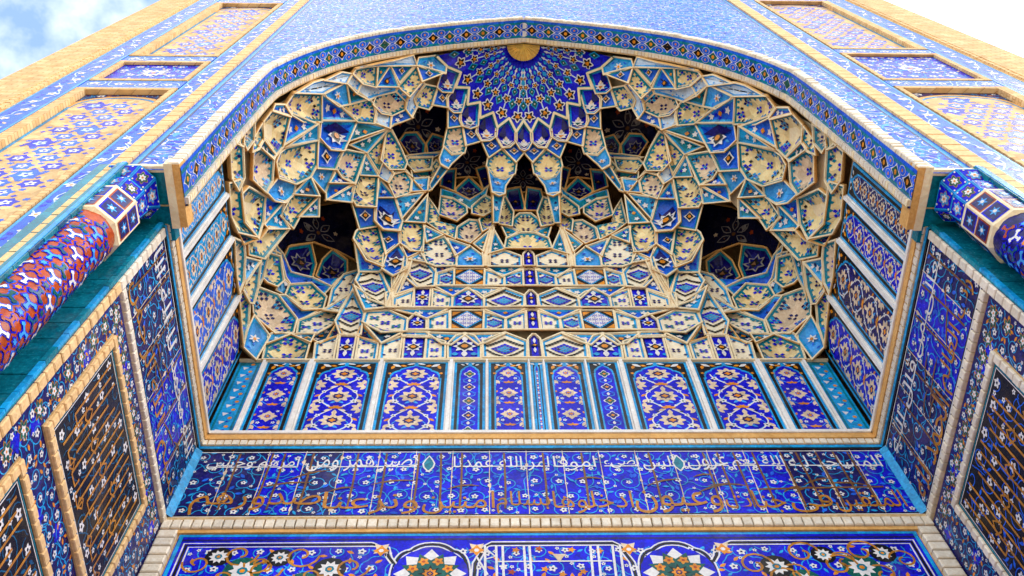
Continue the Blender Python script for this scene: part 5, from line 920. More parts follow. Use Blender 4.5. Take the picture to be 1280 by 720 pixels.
# ------------------------------------------------------------------ corner columns
def column(s):
    nm = 'left' if s < 0 else 'right'
    root = thing('corner_column', f'{nm} corner column of rust and blue interlaced tile under a faceted capital', 'column', 'corner columns at the recess')
    cx, cy, r = s*4.62, 3.56, .27
    # glazed recess the column stands in
    xo = 4.63 if s < 0 else 4.71
    b = MB(); b.box(s*xo, s*(xo+.3), YF-.03, YS+.3, GZ, ZF+.1, 'teal_tile'); b.box(s*(XW+.002), s*(xo-.003), YS-.014, YS+.1, GZ, ZF+.05, 'teal_tile'); b.box(s*(xo-.01), s*(xo+.1), YF-.05, YF+.02, GZ, ZF+.1, 'teal_tile'); b.box(s*(xo+.003), s*(xo+.05), YF-.06, YF+.0, GZ, ZF+.1, 'sky_tile'); b.build('recess_lining', root)
    b = MB(); z = 4.
    while z < ZF-.05:
        j_ = random.uniform(0, .006); b.box(s*(XW+.02), s*(xo-.03), YS-.026-j_, YS-.01, z+.006, z+.3-.006, 'teal_tile'); b.box(s*(xo-.014-j_), s*(xo+.02), YF-.054, YF+.05, z+.006, z+.3-.006, 'teal_tile' if random.random() < .7 else 'deep_teal_tile'); z += .3
    b.build('glazed_strip', root, 'stuff')
    b = MB(); z = 4.
    while z < ZF-.1: j_ = random.uniform(0, .005); b.box(s*(XW+.004), s*(XW+.05+j_), YS-.046-j_, YS+.02, z+.004, z+.24-.004, 'cyan_tile' if random.random() < .75 else 'teal_tile'); z += .24
    b.build('edge_roll', root, 'stuff')
    zt = 8.78
    n = 28
    b = MB(); b.grid([[(cx+r*math.cos(t), cy+r*math.sin(t), z) for t in [2*math.pi*i/n for i in range(n+1)]] for z in (GZ, 2, 5, zt)], 'rust_tile' if s < 0 else 'navy_tile'); sh = b.build('shaft', root, smooth=True)
    cyl = lambda u, v, h=0: Vector((cx+(r+h)*math.cos(u/r), cy+(r+h)*math.sin(u/r), v))
    I = Inlay(lambda u, v: 4.4 < v < zt-.01)
    C = 2*math.pi*r; nc = 6; d = C/nc; k = 0
    def tri_arm(x, z, L, w, key, lay, ph, knob):
        for a in (ph, ph+2.094, ph+4.189):
            c_, s_ = math.cos(a), math.sin(a); q = [(0, w), (L*.62, w), (L*.7, w*knob), (L, w*knob*.8), (L, -w*knob*.8), (L*.7, -w*knob), (L*.62, -w), (0, -w)]
            I.add([(x+c_*p-s_*t, z+s_*p+c_*t) for p, t in q], key, lay)
    e = d/math.sqrt(3); rows = int((zt-4.4)/(1.5*e))+1
    for j in range(rows):
        for i in range(nc):
            x = d*(i+.5*(j % 2)); z = 4.45+1.5*e*j; m = (i+j) % 3
            for dz, ph, A_ in ((0, math.pi/2, True), (-e, -math.pi/2, False)):
                tri_arm(x, z+dz, e*.6, e*.17, 'cobalt_tile' if m else 'azure_tile', 1 if A_ else 2, ph, 1.45); tri_arm(x, z+dz, e*.5, e*.075, (('green_tile', 'deep_teal_tile', 'rust_tile') if A_ else ('white_tile', 'sky_tile', 'white_tile'))[m], 4, ph, 2.1)
            I.star(x, z+e, e*.34, 6, 'cobalt_tile', 3, .6); I.star(x, z+e, e*.2, 6, ('orange_tile', 'green_tile', 'sky_tile')[m], 4, .6)
    I.build('inlay', cyl, sh, step=.002)
    # octagonal collar with square panels
    def ring(rr, z, m=8, ph=math.pi/8): return [Vector((cx+rr*math.cos(2*math.pi*i/m+ph), cy+rr*math.sin(2*math.pi*i/m+ph), z)) for i in range(m+1)]
    b = MB(); R1 = r*1.16
    b.grid([ring(r*.98, zt-.04), ring(R1, zt), ring(R1, zt+.62), ring(r*1.0, zt+.68)], 'plaster'); co = b.build('collar', root)
    b = MB()
    A, B = ring(R1, zt+.03), ring(R1, zt+.59)
    for i in range(8):
        for j in range(2):
            q = [A[i].lerp(A[i+1], .08), A[i].lerp(A[i+1], .92), B[i].lerp(B[i+1], .92), B[i].lerp(B[i+1], .08)]
            lo, hi = (.03, .49) if j == 0 else (.52, .97)
            f = [q[0].lerp(q[3], lo), q[1].lerp(q[2], lo), q[1].lerp(q[2], hi), q[0].lerp(q[3], hi)]; ce = sum(f, Vector())/4; nn_ = (ce-Vector((cx, cy, ce.z))).normalized()
            b.face([p+nn_*.003 for p in f], 'rust_tile' if (i+j) % 2 else 'cobalt_tile'); b.face([ce+(p-ce)*.84+nn_*.005 for p in f], 'navy_tile'); 
            t1 = (f[1]-f[0])/2; t2 = (f[3]-f[0])/2
            b.face([ce+t1*.62*math.cos(a)*(1 if k % 2 == 0 else .45)+t2*.62*math.sin(a)*(1 if k % 2 == 0 else .45)+nn_*.007 for k, a in enumerate([math.pi*q_/6 for q_ in range(12)])], 'sky_tile'); b.face([ce+t1*.22*math.cos(a)+t2*.22*math.sin(a)+nn_*.009 for a in [math.pi*q_/3 for q_ in range(6)]], 'white_tile')
    b.build('collar_tiles', co)
    # capital: three faceted tiers flaring into the square ledge
    b = MB(); z0 = zt+.66
    q0 = [Vector((cx+r*1.02*math.cos(2*math.pi*i/8+math.pi/8), cy+r*1.02*math.sin(2*math.pi*i/8+math.pi/8), z0)) for i in range(8)]
    def sq(h, z, m): return [Vector((cx+max(-h, min(h, m*math.cos(2*math.pi*i/8+math.pi/8))), cy+max(-h, min(h, m*math.sin(2*math.pi*i/8+math.pi/8))), z)) for i in range(8)]
    q1 = sq(.27, z0+.28, .30); q2 = sq(.235, z0+.34, .25); q3 = sq(.31, ZF+.0, .44)
    I = []
    for A, B, f in ((q0, q1, 1), (q1, q2, 0), (q2, q3, 2)):
        for i in range(8): b.face([A[i], A[(i+1) % 8], B[(i+1) % 8], B[i]], 'azure_tile' if f else 'plaster')
    ca = b.build('capital', root)
    b = MB()
    for A, B, f in ((q0, q1, 1), (q2, q3, 2)):
        for i in range(8):
            F = [A[i], A[(i+1) % 8], B[(i+1) % 8], B[i]]; ce = sum(F, Vector())/4; nn_ = (F[1]-F[0]).cross(F[3]-F[0]).normalized(); t1 = ((F[1]-F[0])+(F[2]-F[3]))/4; t2 = ((F[3]-F[0])+(F[2]-F[1]))/4
            if nn_.dot(ce-Vector((cx, cy, ce.z))) < 0: nn_ = -nn_
            P = lambda u, v, h: ce+t1*u+t2*v+nn_*h
            b.face([ce+(p-ce)*.97+nn_*.003 for p in F], 'cyan_tile'); b.face([ce+(p-ce)*.86+nn_*.005 for p in F], 'cobalt_tile')
            for rr, kk, h in ((.74, 'amber_line', .007), (.66, ('green_tile', 'sky_tile')[i % 2], .009), (.4, 'white_tile', .011), (.14, 'orange_tile', .013)):
                b.face([P(rr*math.cos(t)*(.8+.2*math.cos(6*t)), rr*math.sin(t)*(.8+.2*math.cos(6*t)), h) for t in [math.pi*k/12 for k in range(24)]], kk)
            for u, v in ((.7, .75), (-.7, .75), (.7, -.75), (-.7, -.75)): b.face([P(u+.1*math.cos(t), v+.1*math.sin(t), .009) for t in [k*math.pi/3 for k in range(6)]], 'white_tile')
    b.build('inlay', ca)
column(-1); column(1)
# ------------------------------------------------------------------ muqarnas vault
VA = thing('muqarnas_vault', 'honeycomb muqarnas half-vault of cream and blue tiled cells filling the arch', 'vault')
MUQ = []
for l in CELLS.strip().splitlines():
    ty, r_ = l.split(None, 1); MUQ.append((ty, [Vector(tuple(map(float, p.split(',')))) for p in r_.split(';')]))
NAMES = {'chk': 'checkered_cell', 'tri': 'star_facet', 'flw': 'blossom_cell', 'bdi': 'diamond_cell', 'blu': 'light_blue_cell', 'pal': 'pale_cell', 'scl': 'scalloped_cell', 'drk': 'niche_petal', 'cei': 'niche_ceiling', 'kio': 'kiosk_panel', 'med': 'medallion_panel', 'kuf': 'lozenge_panel', 'rib': 'plaster_web'}
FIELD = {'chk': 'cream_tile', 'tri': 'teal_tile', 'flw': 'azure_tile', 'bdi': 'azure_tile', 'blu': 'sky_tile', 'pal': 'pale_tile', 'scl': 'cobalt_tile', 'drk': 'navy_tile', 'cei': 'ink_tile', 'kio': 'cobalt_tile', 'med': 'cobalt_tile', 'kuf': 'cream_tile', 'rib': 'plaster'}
def inset(P, d):
    n = len(P); out = []; ar = sum(P[i-1][0]*P[i][1]-P[i][0]*P[i-1][1] for i in range(n)); sg = 1 if ar > 0 else -1
    for i in range(n):
        a, b_, c_ = P[i-1], P[i], P[(i+1) % n]; e1 = Vector((b_[0]-a[0], b_[1]-a[1])); e2 = Vector((c_[0]-b_[0], c_[1]-b_[1]))
        if e1.length < 1e-6 or e2.length < 1e-6: out.append(b_); continue
        e1.normalize(); e2.normalize(); n1 = Vector((-e1.y, e1.x))*sg; n2 = Vector((-e2.y, e2.x))*sg; m = n1+n2
        if m.length < .2: m = n1
        m.normalize(); k = min(d/max(.25, m.dot(n1)), 3.6*d); out.append((b_[0]+m.x*k, b_[1]+m.y*k))
    return out
def area(P): return .5*sum(P[i-1][0]*P[i][1]-P[i][0]*P[i-1][1] for i in range(len(P)))
def inpoly(x, y, P):
    c_ = False
    for i in range(len(P)):
        a, b_ = P[i], P[i-1]
        if (a[1] > y) != (b_[1] > y) and x < (b_[0]-a[0])*(y-a[1])/(b_[1]-a[1])+a[0]: c_ = not c_
    return c_
VIEW = Vector((0, 2.5, 2))
def mvc(p, P):
    n = len(P); w = []; S_ = [(q[0]-p[0], q[1]-p[1]) for q in P]; Rr = [math.hypot(*s_) for s_ in S_]
    for i in range(n):
        if Rr[i] < 1e-5: return [1. if j == i else 0. for j in range(n)]
    T = []
    for i in range(n):
        j = (i+1) % n; A = S_[i][0]*S_[j][1]-S_[j][0]*S_[i][1]; D = S_[i][0]*S_[j][0]+S_[i][1]*S_[j][1]
        if abs(A) < 1e-7:
            if D < 0:
                t = Rr[i]/(Rr[i]+Rr[j]); return [1-t if k == i else t if k == j else 0. for k in range(n)]
            T.append(0.); continue
        T.append((Rr[i]*Rr[j]-D)/A)
    w = [(T[i-1]+T[i])/Rr[i] for i in range(n)]; s_ = sum(w)
    return [x/s_ for x in w] if abs(s_) > 1e-9 else [1/n]*n
def cell(ty, V, idx):
    star = ty.endswith('*'); ty = ty[:3]; n = len(V); c_ = sum(V, Vector())/n
    nrm = Vector()
    for i in range(n): nrm += (V[i-1]-c_).cross(V[i]-c_)
    nrm.normalize()
    if nrm.dot(VIEW-c_) < 0: nrm = -nrm
    vv = Vector((0, -.9, .43)); vv = (vv-nrm*vv.dot(nrm)); vv.normalize(); uu = vv.cross(nrm); uu.normalize()
    P = [((p-c_).dot(uu), (p-c_).dot(vv)) for p in V]
    bk0 = flatback(V); oq = inset(P, -.016 if bk0 else -.010)
    V = [v+uu*(q[0]-p[0])+vv*(q[1]-p[1]) for v, p, q in zip(V, P, oq)]; P = oq
    if ty != 'rib':
        V_, P_2 = [], []
        for i in range(n):
            a_, b_ = V[i], V[(i+1) % n]; k = max(1, math.ceil((b_-a_).length/.16))
            for j in range(k): V_.append(a_.lerp(b_, j/k)); P_2.append((P[i][0]+(P[(i+1) % n][0]-P[i][0])*j/k, P[i][1]+(P[(i+1) % n][1]-P[i][1])*j/k))
        V, P, n = V_, P_2, len(V_)
    A = abs(area(P)); size = math.sqrt(A); per = sum(math.dist(P[i-1], P[i]) for i in range(n)); inr = 2*A/per
    bx = [p[0] for p in P]; by = [p[1] for p in P]; x0, x1, y0, y1 = min(bx), max(bx), min(by), max(by)
    flat = ty in ('kio', 'med', 'kuf', 'rib') or (star and ty == 'kio')
    rib = min(.027 if not bk0 else .03, inr*.22); brd = min(.034, inr*.2)
    R1 = inset(P, rib*.2); R2 = inset(P, rib); R3 = inset(P, rib+.004); R4 = inset(P, rib+.004+brd)
    if abs(area(R4)) < A*.08 or area(R4)*area(P) < 0:
        k = .8; R1, R2, R3, R4 = [[(x*q, y*q) for x, y in P] for q in (.94, .82, .80, .70)]
    bowl = ty == 'chk'; D = 0 if flat else (.06 if bk0 else .2 if ty == 'chk' else .16 if ty in ('flw', 'scl', 'drk') else .09)*size
    cc = (sum(p[0] for p in R3)/n, sum(p[1] for p in R3)/n)
    def gauge(x, y):
        dx, dy = x-cc[0], y-cc[1]; best = 0
        for i in range(n):
            a, b_ = R3[i-1], R3[i]; ax, ay, bx_, by_ = a[0]-cc[0], a[1]-cc[1], b_[0]-cc[0], b_[1]-cc[1]; det = ax*by_-ay*bx_
            if abs(det) < 1e-9: continue
            s_ = (dx*by_-dy*bx_)/det; t = (ax*dy-ay*dx)/det
            if s_ >= -1e-6 and t >= -1e-6: best = max(best, s_+t)
        return min(best, 1.3)
    def at(x, y, h=0.):
        w = mvc((x, y), P); p = Vector()
        for a, b_ in zip(w, V): p += b_*a
        g_ = gauge(x, y)
        if g_ < 1: h -= D*(1-g_**1.6) if bowl else D*min(1, (1-g_)/.42)
        return p+nrm*h
    b = MB(); base = [at(x, y) for x, y in P]; bk = [p+(p-VIEW).normalized()*.09-nrm*.03 for p in base]
    pl = 'plaster' if ty not in ('cei', 'drk') else 'ochre_plaster'
    up_, dn = .016, -.010
    r1 = [at(x, y, up_) for x, y in R1]; r2 = [at(x, y, up_) for x, y in R2]; r3 = [at(x, y, dn) for x, y in R3]
    for a_, b_, k in ((bk, base, 'ochre_plaster'), (base, r1, 'ochre_plaster' if not bk0 else pl), (r1, r2, pl), (r2, r3, pl)):
        for i in range(n): b.face([a_[i-1], a_[i], b_[i], b_[i-1]], k)
    fk = FIELD[ty]
    if ty == 'tri': fk = ('teal_tile', 'cyan_tile', 'azure_tile', 'deep_teal_tile')[(idx*7+idx//3) % 4]
    if ty == 'chk' and idx % 4 == 3: fk = 'buff_tile'
    if ty == 'chk' and bk0: fk = 'ivory_tile'
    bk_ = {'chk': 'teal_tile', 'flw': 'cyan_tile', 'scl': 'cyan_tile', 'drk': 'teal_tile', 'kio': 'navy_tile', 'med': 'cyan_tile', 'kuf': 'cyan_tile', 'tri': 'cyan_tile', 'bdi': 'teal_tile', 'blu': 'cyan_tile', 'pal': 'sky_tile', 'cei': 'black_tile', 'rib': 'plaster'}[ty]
    if ty == 'chk' and flatback(V): bk_ = 'cyan_tile'
    g4 = max(.6, min(.97, sum(gauge(x, y) for x, y in R4)/n)); qs = (1, .86, .72, .58, .44, .3, .16) if bowl else (1, .58/g4, .3)
    rr_ = [[at(cc[0]+(x-cc[0])*q, cc[1]+(y-cc[1])*q, dn) for x, y in R4] for q in qs]
    for i in range(n): b.face([r3[i-1], r3[i], rr_[0][i], rr_[0][i-1]], bk_)
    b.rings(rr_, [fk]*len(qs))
    o = b.build(NAMES[ty], VA)
    # tile inlay
    I = Inlay(lambda x, y: inpoly(x, y, R3)); rg = random.Random(idx); w, h = x1-x0, y1-y0; mx_, my = cc
    if ty == 'chk':
        m = idx % 3; d_ = .044 if size > .5 else .038 if size > .35 else .032; sq = d_*.62
        tone = [('cobalt_tile', 'teal_tile'), ('navy_tile', 'cyan_tile'), ('cobalt_tile', 'cyan_tile')][idx % 3]
        fb_ = flatback(V)
        nI = int(w/d_)+2; nJ = int(h/d_)+2
        for i in range(-nI, nI+1):
            for j in range(-nJ, nJ+1):
                if (i+j) % 2: continue
                x, y = mx_+i*d_, my+j*d_*.76; k = None; q = abs(i)+abs(j)
                if m < 2 or not fb_:
                    P_ = 4 if m == 0 else 5; a, b2_ = (i+P_) % (2*P_)-P_, (j+P_) % (2*P_)-P_; a2, b3 = i % (2*P_)-P_, j % (2*P_)-P_
                    if (a, b2_) == (0, 0): k = tone[1] if m != 1 else None
                    elif abs(a) == 1 and abs(b2_) == 1: k = tone[0]
                    elif (a2, b3) == (0, 0): k = tone[0]
                    elif abs(a2) == 1 and abs(b3) == 1: k = tone[1]
                    elif m == 1 and (abs(a2), abs(b3)) in ((2, 0), (0, 2)): k = tone[0]
                    elif m == 2 and q in (12, 18) and i % 2: k = 'black_tile'
                else:
                    k = tone[1] if q <= 2 else tone[0] if q == 4 else 'black_tile' if q in (8, 14) else None
                if k:
                    if rg.random() < .06: k = 'navy_tile'
                    s_ = d_*.86; k = {'cobalt_tile': 'azure_tile', 'teal_tile': 'cyan_tile', 'navy_tile': 'cobalt_tile'}.get(k, k) if y < cc[1]-h*.16 and not fb_ else k; I.add([(x-s_, y), (x, y-s_*.76), (x+s_, y), (x, y+s_*.76)], k, 2)  # squares low in the cell turn lighter blue, painting in glare off the glaze
        if not fb_:
            # broken stepped border
            for i in range(n):
                a, b_ = R4[i-1], R4[i]; L_ = math.dist(a, b_); q = round(L_/.12)
                for j in range(q):
                    t = (j+.5)/q; x, y = a[0]+(b_[0]-a[0])*t, a[1]+(b_[1]-a[1])*t; x += (cc[0]-x)*.06; y += (cc[1]-y)*.06; z_ = .034
                    I.add([(x-z_, y), (x, y-z_*.8), (x+z_, y), (x, y+z_*.8)], ('teal_tile', 'cyan_tile')[j % 2], 1)
    elif ty == 'tri':
        far = max(range(n), key=lambda i: math.dist(P[i], cc)); a = P[far]; ang = math.atan2(a[1]-cc[1], a[0]-cc[0]); L_ = math.dist(a, cc)
        r_ = inr*.36
        for t, k in ((.28, 0), (-.02, 1), (-.3, 2)):
            x, y = cc[0]+math.cos(ang)*L_*t*1.1, cc[1]+math.sin(ang)*L_*t*1.1; rr = r_*(1-.5*max(0, t))
            if k == 1 and idx % 2: I.star(x, y, rr*.75, 4, 'orange_tile', 3, .75, ang)
            else: I.star(x, y, rr*1.05, 5, 'white_tile', 3, .55, rg.random()*3)
        for _ in range(5):
            x, y = cc[0]+rg.uniform(-.3, .3)*w, cc[1]+rg.uniform(-.3, .3)*h; I.star(x, y, r_*.7, 4, 'navy_tile' if idx % 3 else 'cobalt_tile', 1, .5, rg.random()*3)
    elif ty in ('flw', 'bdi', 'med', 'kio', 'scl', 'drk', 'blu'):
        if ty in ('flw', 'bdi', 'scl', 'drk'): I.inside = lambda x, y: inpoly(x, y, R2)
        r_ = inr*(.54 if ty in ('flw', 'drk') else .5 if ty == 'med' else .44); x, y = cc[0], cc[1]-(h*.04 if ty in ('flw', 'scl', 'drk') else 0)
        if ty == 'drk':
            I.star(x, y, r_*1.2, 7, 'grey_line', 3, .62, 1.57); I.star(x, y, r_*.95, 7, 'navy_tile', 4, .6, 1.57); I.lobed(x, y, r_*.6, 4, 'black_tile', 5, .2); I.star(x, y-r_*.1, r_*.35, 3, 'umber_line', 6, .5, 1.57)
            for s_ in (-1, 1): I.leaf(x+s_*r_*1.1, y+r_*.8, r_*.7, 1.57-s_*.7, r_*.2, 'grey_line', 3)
        elif ty == 'blu':
            I.lobed(x, y, r_, 6, 'white_tile', 3, .3, 0, None, .8); I.disc(x, y-r_*.1, r_*.3, 'orange_tile', 4, 6)
            for _ in range(5): I.leaf(cc[0]+rg.uniform(-.3, .3)*w, cc[1]+rg.uniform(-.3, .3)*h, r_*.8, rg.random()*6, r_*.3, 'cyan_tile' if _ % 2 else 'azure_tile', 1)
        elif ty == 'scl':
            I.add([(cc[0], y1-h*.16), (cc[0]-w*.3, cc[1]+h*.04), (cc[0], cc[1]-h*.06)], 'navy_tile', 1); y = cc[1]-h*.18
            I.star(x, y, r_*1.15, 7, 'white_tile', 3, .6, -1.57, .8); I.add([(x-r_*.55, y+.1*r_), (x, y-.5*r_), (x+r_*.55, y+.1*r_)], ('green_tile', 'orange_tile', 'teal_tile')[idx % 3], 4); I.leaf(x, y+r_*.4, r_*.9, 1.57, r_*.6, 'buff_tile', 4)
            for s_ in (-1, 1): I.disc(x+s_*r_*1.5, y+r_*.5, r_*.15, 'rust_tile', 3, 5); I.leaf(x+s_*r_*.7, y-r_*.2, r_, -.3 if s_ > 0 else 3.4, r_*.3, 'sky_tile', 2)
        else:
            if ty == 'flw':
                for s_ in (-1, 1): I.leaf(x+s_*r_*.4, y+r_*.4, r_*1.1, 1.57-s_*.8, r_*.35, 'navy_tile', 1); I.leaf(x+s_*r_*1.0, y-r_*.3, r_*.8, -1.57+s_*1.1, r_*.3, 'sky_tile', 1)
                I.add([(cc[0], y1-h*.2), (cc[0]-w*.26, cc[1]+h*.08), (cc[0], cc[1]), (cc[0]+w*.26, cc[1]+h*.08)], 'navy_tile', 1)
            I.star(x, y, r_*1.2, 8 if ty != 'bdi' else 4, 'white_tile', 3, .62, 0); I.star(x, y, r_*.8, 4, 'black_tile', 4, .72, 0); I.disc(x, y, r_*.36, 'orange_tile', 5, 6)
            if ty in ('med', 'kio'):
                for s_ in (-1, 1): I.leaf(x, y+s_*r_*.9, h*.22, s_*1.57, r_*.6, 'white_tile', 3); I.leaf(x+s_*r_, y-r_*.5, w*.24, -.5 if s_ > 0 else 3.6, r_*.5, 'white_tile', 3); I.leaf(x+s_*r_*.6, y-h*.28, w*.2, 0 if s_ > 0 else 3.14, r_*.6, 'cyan_tile', 2); I.leaf(x+s_*r_*.5, y+h*.12, w*.22, .3 if s_ > 0 else 2.8, r_*.5, 'azure_tile', 2)
    elif ty == 'pal':
        for _ in range(14):
            x, y = cc[0]+rg.uniform(-.42, .42)*w, cc[1]+rg.uniform(-.42, .42)*h; s_ = .022
            I.add([(x-s_, y), (x, y-s_), (x+s_, y), (x, y+s_)], ('sky_tile', 'buff_tile', 'azure_tile', 'cream_tile')[_ % 4], 2)
    elif ty == 'cei':
        r_ = min(inr*.62, .34); x, y = cc[0], cc[1]+h*.02
        for i in range(6):
            a = i*math.pi/3+.5
            I.leaf(x+.25*r_*math.cos(a), y+.25*r_*math.sin(a), r_*.95, a, r_*.5, 'grey_line', 2); I.leaf(x+.32*r_*math.cos(a), y+.32*r_*math.sin(a), r_*.78, a, r_*.34, 'ink_tile', 3); I.disc(x+.65*r_*math.cos(a), y+.65*r_*math.sin(a), r_*.06, 'umber_line', 4, 5)
            I.star(x+1.25*r_*math.cos(a+.5), y+1.25*r_*math.sin(a+.5), r_*.18, 5, 'buff_tile' if i % 2 else 'rust_tile', 2, .6)
        I.star(x, y, r_*.16, 8, 'umber_line', 4, .6)
    elif ty == 'kuf':
        xs_, ys_ = (x0+x1)/2, (y0+y1)/2; hw, hh = w*.44, h*.44
        I.inside = None
        I.add([(xs_-hw, ys_-hh), (xs_+hw, ys_-hh), (xs_+hw, ys_+hh), (xs_-hw, ys_+hh)], 'black_tile', 1)
        for s_ in (-1, 1):
            for t in (-1, 1): I.add([(xs_+s_*hw*.93, ys_+t*hh*.9), (xs_+s_*hw*.93, ys_+t*hh*.42), (xs_+s_*hw*.4, ys_+t*hh*.9)], 'orange_tile', 2)
        I.add([(xs_-hw, ys_), (xs_, ys_-hh), (xs_+hw, ys_), (xs_, ys_+hh)], 'cyan_tile', 3); I.add([(xs_-hw*.86, ys_), (xs_, ys_-hh*.86), (xs_+hw*.86, ys_), (xs_, ys_+hh*.86)], 'white_tile', 4)
        for i in range(-6, 7):
            for j in range(-6, 7):
                u, v = (i+j)/14, (i-j)/14
                if abs(u)+abs(v) < .93 and (i*3+j*5+(i*j) % 3) % 2: I.add([(xs_+hw*(u-.045), ys_+hh*v), (xs_+hw*u, ys_+hh*(v-.05)), (xs_+hw*(u+.045), ys_+hh*v), (xs_+hw*u, ys_+hh*(v+.05))], 'cobalt_tile', 5)
    t = None
    if I.p: t = I.build('tile_inlay', lambda x, y, hh=0: at(x, y, dn+hh), o, step=.009 if ty in ('flw', 'bdi', 'scl', 'drk', 'blu') else .003, base=.006)
    if not star:
        o2 = o.copy(); COL.objects.link(o2); o2.parent = VA; o2.scale = (-1, 1, 1)
        if t: t2 = t.copy(); COL.objects.link(t2); t2.parent = o2
def flatback(V): return sum(v.y for v in V)/len(V) > 6.45 and sum(v.z for v in V)/len(V) < 15.2 and abs(V[0].x) < 3.6
for i, (ty, V) in enumerate(MUQ): cell(ty, V, i)
# backing shell between the cells
SKIP = set(BSKIP)
def interp(z, zs, vs):
    if z <= zs[0]: return vs[0]
    for a, b_, p, q in zip(zs, zs[1:], vs, vs[1:]):
        if z <= b_: return p+(q-p)*(z-a)/(b_-a)
    return vs[-1]
zz = [12.2+.2*i for i in range(32)]+[18.6+.1*i for i in range(9)]
b = MB(); Mth = 61
for z in zz:
    n_ = interp(z, [12.3, 12.8, 13.4, 15, 17, 18.5], [26, 13, 7, 3.6, 2.6, 2.1]); av = interp(z, [0, 12.4, 13.5, 15, 16.4, 17.6, 18.6, 19.2, 19.55], [4.3, 4.28, 4.16, 3.92, 3.44, 2.7, 1.66, .72, .001]); bv = interp(z, [0, 12.3, 13.5, 15, 16.4, 17.6, 18.6, 19.2, 19.55], [3.13, 3.12, 3.02, 2.8, 2.5, 2.1, 1.35, .62, .001])
    for k in range(Mth):
        t = math.pi*k/(Mth-1); c_, s_ = math.cos(t), math.sin(t); X = math.copysign(abs(c_)**(2/n_), c_)*av; Y = 3.80+abs(s_)**(2/n_)*bv
        d_ = Vector((X, Y, z)).normalized(); b.v.append((X+d_.x*.36, Y+d_.y*.36, z+d_.z*.36+.03))
for i in range(len(zz)-1):
    for j in range(Mth-1):
        if i*(Mth-1)+j in SKIP: continue
        b.f.append((i*Mth+j, i*Mth+j+1, (i+1)*Mth+j+1, (i+1)*Mth+j)); b.m.append(b.mi('plaster'))
b.build('plaster_shell', VA)
# half-dome with radiating blossoms
DG = [[Vector(tuple(map(float, p.split(',')))) for p in l.split(';')] for l in DOME.strip().splitlines()]
DG = DG+[[Vector((-p.x, p.y, p.z)) for p in r] for r in DG[-2::-1]]
for p in DG[len(DG)//2]: p.x = 0
dn_c = Vector((0, 4.2, 17.2))
b = MB()
nd = len(DG)
rows = []
for i in range(nd):
    rows.append(DG[i])
    if i < nd-1: rows.append([(p+q)/2+(((p+q)/2-dn_c).normalized()*.02*min(1, k/4)) for k, (p, q) in enumerate(zip(DG[i], DG[i+1]))])
b.grid(rows, 'cobalt_tile'); dome = b.build('dome', VA)
b = MB()
def dome_at(i, s_): 
    r_ = DG[i]; k = s_*(len(r_)-1); j = min(int(k), len(r_)-2); return r_[j].lerp(r_[j+1], k-j)
def motif(i, s_, pts, key, lay):
    c_ = dome_at(i, s_); t = (dome_at(i, min(1, s_+.03))-dome_at(i, s_-.03)).normalized(); nn_ = (dn_c-c_).normalized(); sd2 = t.cross(nn_).normalized()
    b.face([c_+sd2*x+t*y+nn_*(.01+.004*lay) for x, y in pts], key)
def poly_l(r_, k, dep, ph, sy=1.): return [(r_*(1-dep+dep*math.cos(k*a))*math.sin(a+ph), sy*r_*(1-dep+dep*math.cos(k*a))*math.cos(a+ph)) for a in [2*math.pi*q/(k*4) for q in range(k*4)]]
half = nd//2
for i in range(nd):
    e = abs(i-half)                     # 0 = centre column (peak), odd = valley columns
    ln = (DG[i][-1]-DG[i][0]).length
    valley = e % 2 == 1
    if i in (0, nd-1): continue
    if valley:
        pts = [dome_at(i, q) for q in (.2, .35, .5, .65, .8)]
        for a_, b2 in zip([k*.05+.28 for k in range(11)], [k*.05+.33 for k in range(11)]):
            p, q = dome_at(i, a_), dome_at(i, b2); t = (q-p).normalized(); nn_ = (dn_c-p).normalized(); sd2 = t.cross(nn_)*.012
            b.face([p-sd2+nn_*.012, p+sd2+nn_*.012, q+sd2+nn_*.012, q-sd2+nn_*.012], 'pale_tile')
        for s_, r_ in ((.82, .098), (.645, .076), (.485, .055), (.385, .036), (.315, .022)):
            motif(i, s_, [(x*1.42, y*1.42) for x, y in poly_l(r_, 5, .22, 0)], 'white_tile', 1)
            if r_ > .03: motif(i, s_, poly_l(r_*1.08, 5, .26, 0), 'black_tile', 2); motif(i, s_, poly_l(r_*.52, 3, .2, math.pi), 'orange_tile', 3)
    else:
        for s_, r_, k in ((.80, .078, 1), (.635, .066, 1), (.5, .045, 0), (.41, .032, 0), (.33, .024, 0)):
            if i == half or True: pass
            q = [(0, -1.2), (.75, 0), (0, 1.2), (-.75, 0)]
            motif(i, s_, [(x*r_*1.35, y*r_*1.35) for x, y in q], 'cyan_tile', 1)
            if k: motif(i, s_, [(x*r_*.95, y*r_*.95) for x, y in q], 'green_tile', 2); motif(i, s_, poly_l(r_*.2, 4, .1, 0), 'white_tile', 3)
b.build('dome_inlay', dome)
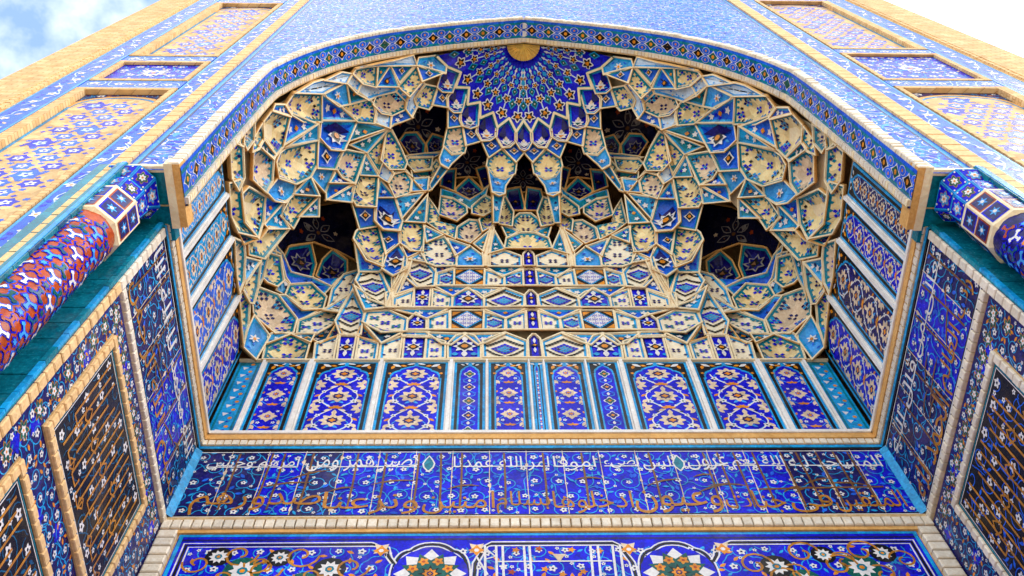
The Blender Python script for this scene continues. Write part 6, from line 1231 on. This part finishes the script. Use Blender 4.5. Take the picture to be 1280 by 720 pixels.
# rim ribs where the dome meets the scalloped cells
b = MB(); edge = [r_[-1] for r_ in DG][2:-2]
for p, q in zip(edge, edge[1:]):
    t = (q-p).normalized(); nn_ = (dn_c-(p+q)/2).normalized(); sd2 = t.cross(nn_)
    for w_, h_, key in ((.038, .03, 'teal_tile'), (.022, .05, 'plaster')):
        A = [p-sd2*w_-t*.01+nn_*h_, p+sd2*w_-t*.01+nn_*h_, q+sd2*w_+t*.01+nn_*h_, q-sd2*w_+t*.01+nn_*h_]; B = [x-nn_*.1 for x in A]
        b.face(A, key)
        for k in range(4): b.face([A[k], B[k], B[(k+1) % 4], A[(k+1) % 4]], key)
b.build('dome_rim', dome)
# sunburst at the crown
b = MB(); c_ = Vector((0, 3.78, 19.52)); rr = .33; m = 24
ring = []
for i in range(m+1):
    a = math.pi*i/m; ring.append(Vector((-rr*math.cos(a), 3.76+rr*1.0*math.sin(a)*.9, 19.5-.13-.06*math.sin(a))))
top_ = Vector((0, 3.74, 19.42))
for i in range(m): b.face([top_+Vector((0, 0, .02*(i % 2))), ring[i]+Vector((0, 0, .03*(i % 2))), ring[i+1]+Vector((0, 0, .03*((i+1) % 2)))], 'gold_tile')
for i in range(1, m): 
    p = ring[i]; d_ = (p-top_); s_ = Vector((-d_.y, d_.x, 0)).normalized()*.006; b.face([top_+d_*.25+Vector((0, 0, -.006)), p-s_+Vector((0, 0, -.006)), p+s_+Vector((0, 0, -.006))], 'ochre_plaster')
for p, q in zip(ring, ring[1:]): b.face([p, q, q+Vector((0, .02, .15)), p+Vector((0, .02, .15))], 'teal_tile')
b.build('sunburst', VA)
# ------------------------------------------------------------------ put each Empty at the foot of its thing
bpy.context.view_layer.update()
for o in list(S.objects):
    if o.type == 'EMPTY' and o.children:
        lo = Vector((1e9,)*3); hi = -lo
        for ch in o.children:
            for q in ch.bound_box:
                p = ch.matrix_world @ Vector(q)
                lo = Vector(map(min, lo, p)); hi = Vector(map(max, hi, p))
        o.location = ((lo.x+hi.x)/2, (lo.y+hi.y)/2, lo.z); inv = Matrix.Translation(o.location).inverted()
        for ch in o.children: ch.matrix_parent_inverse = inv
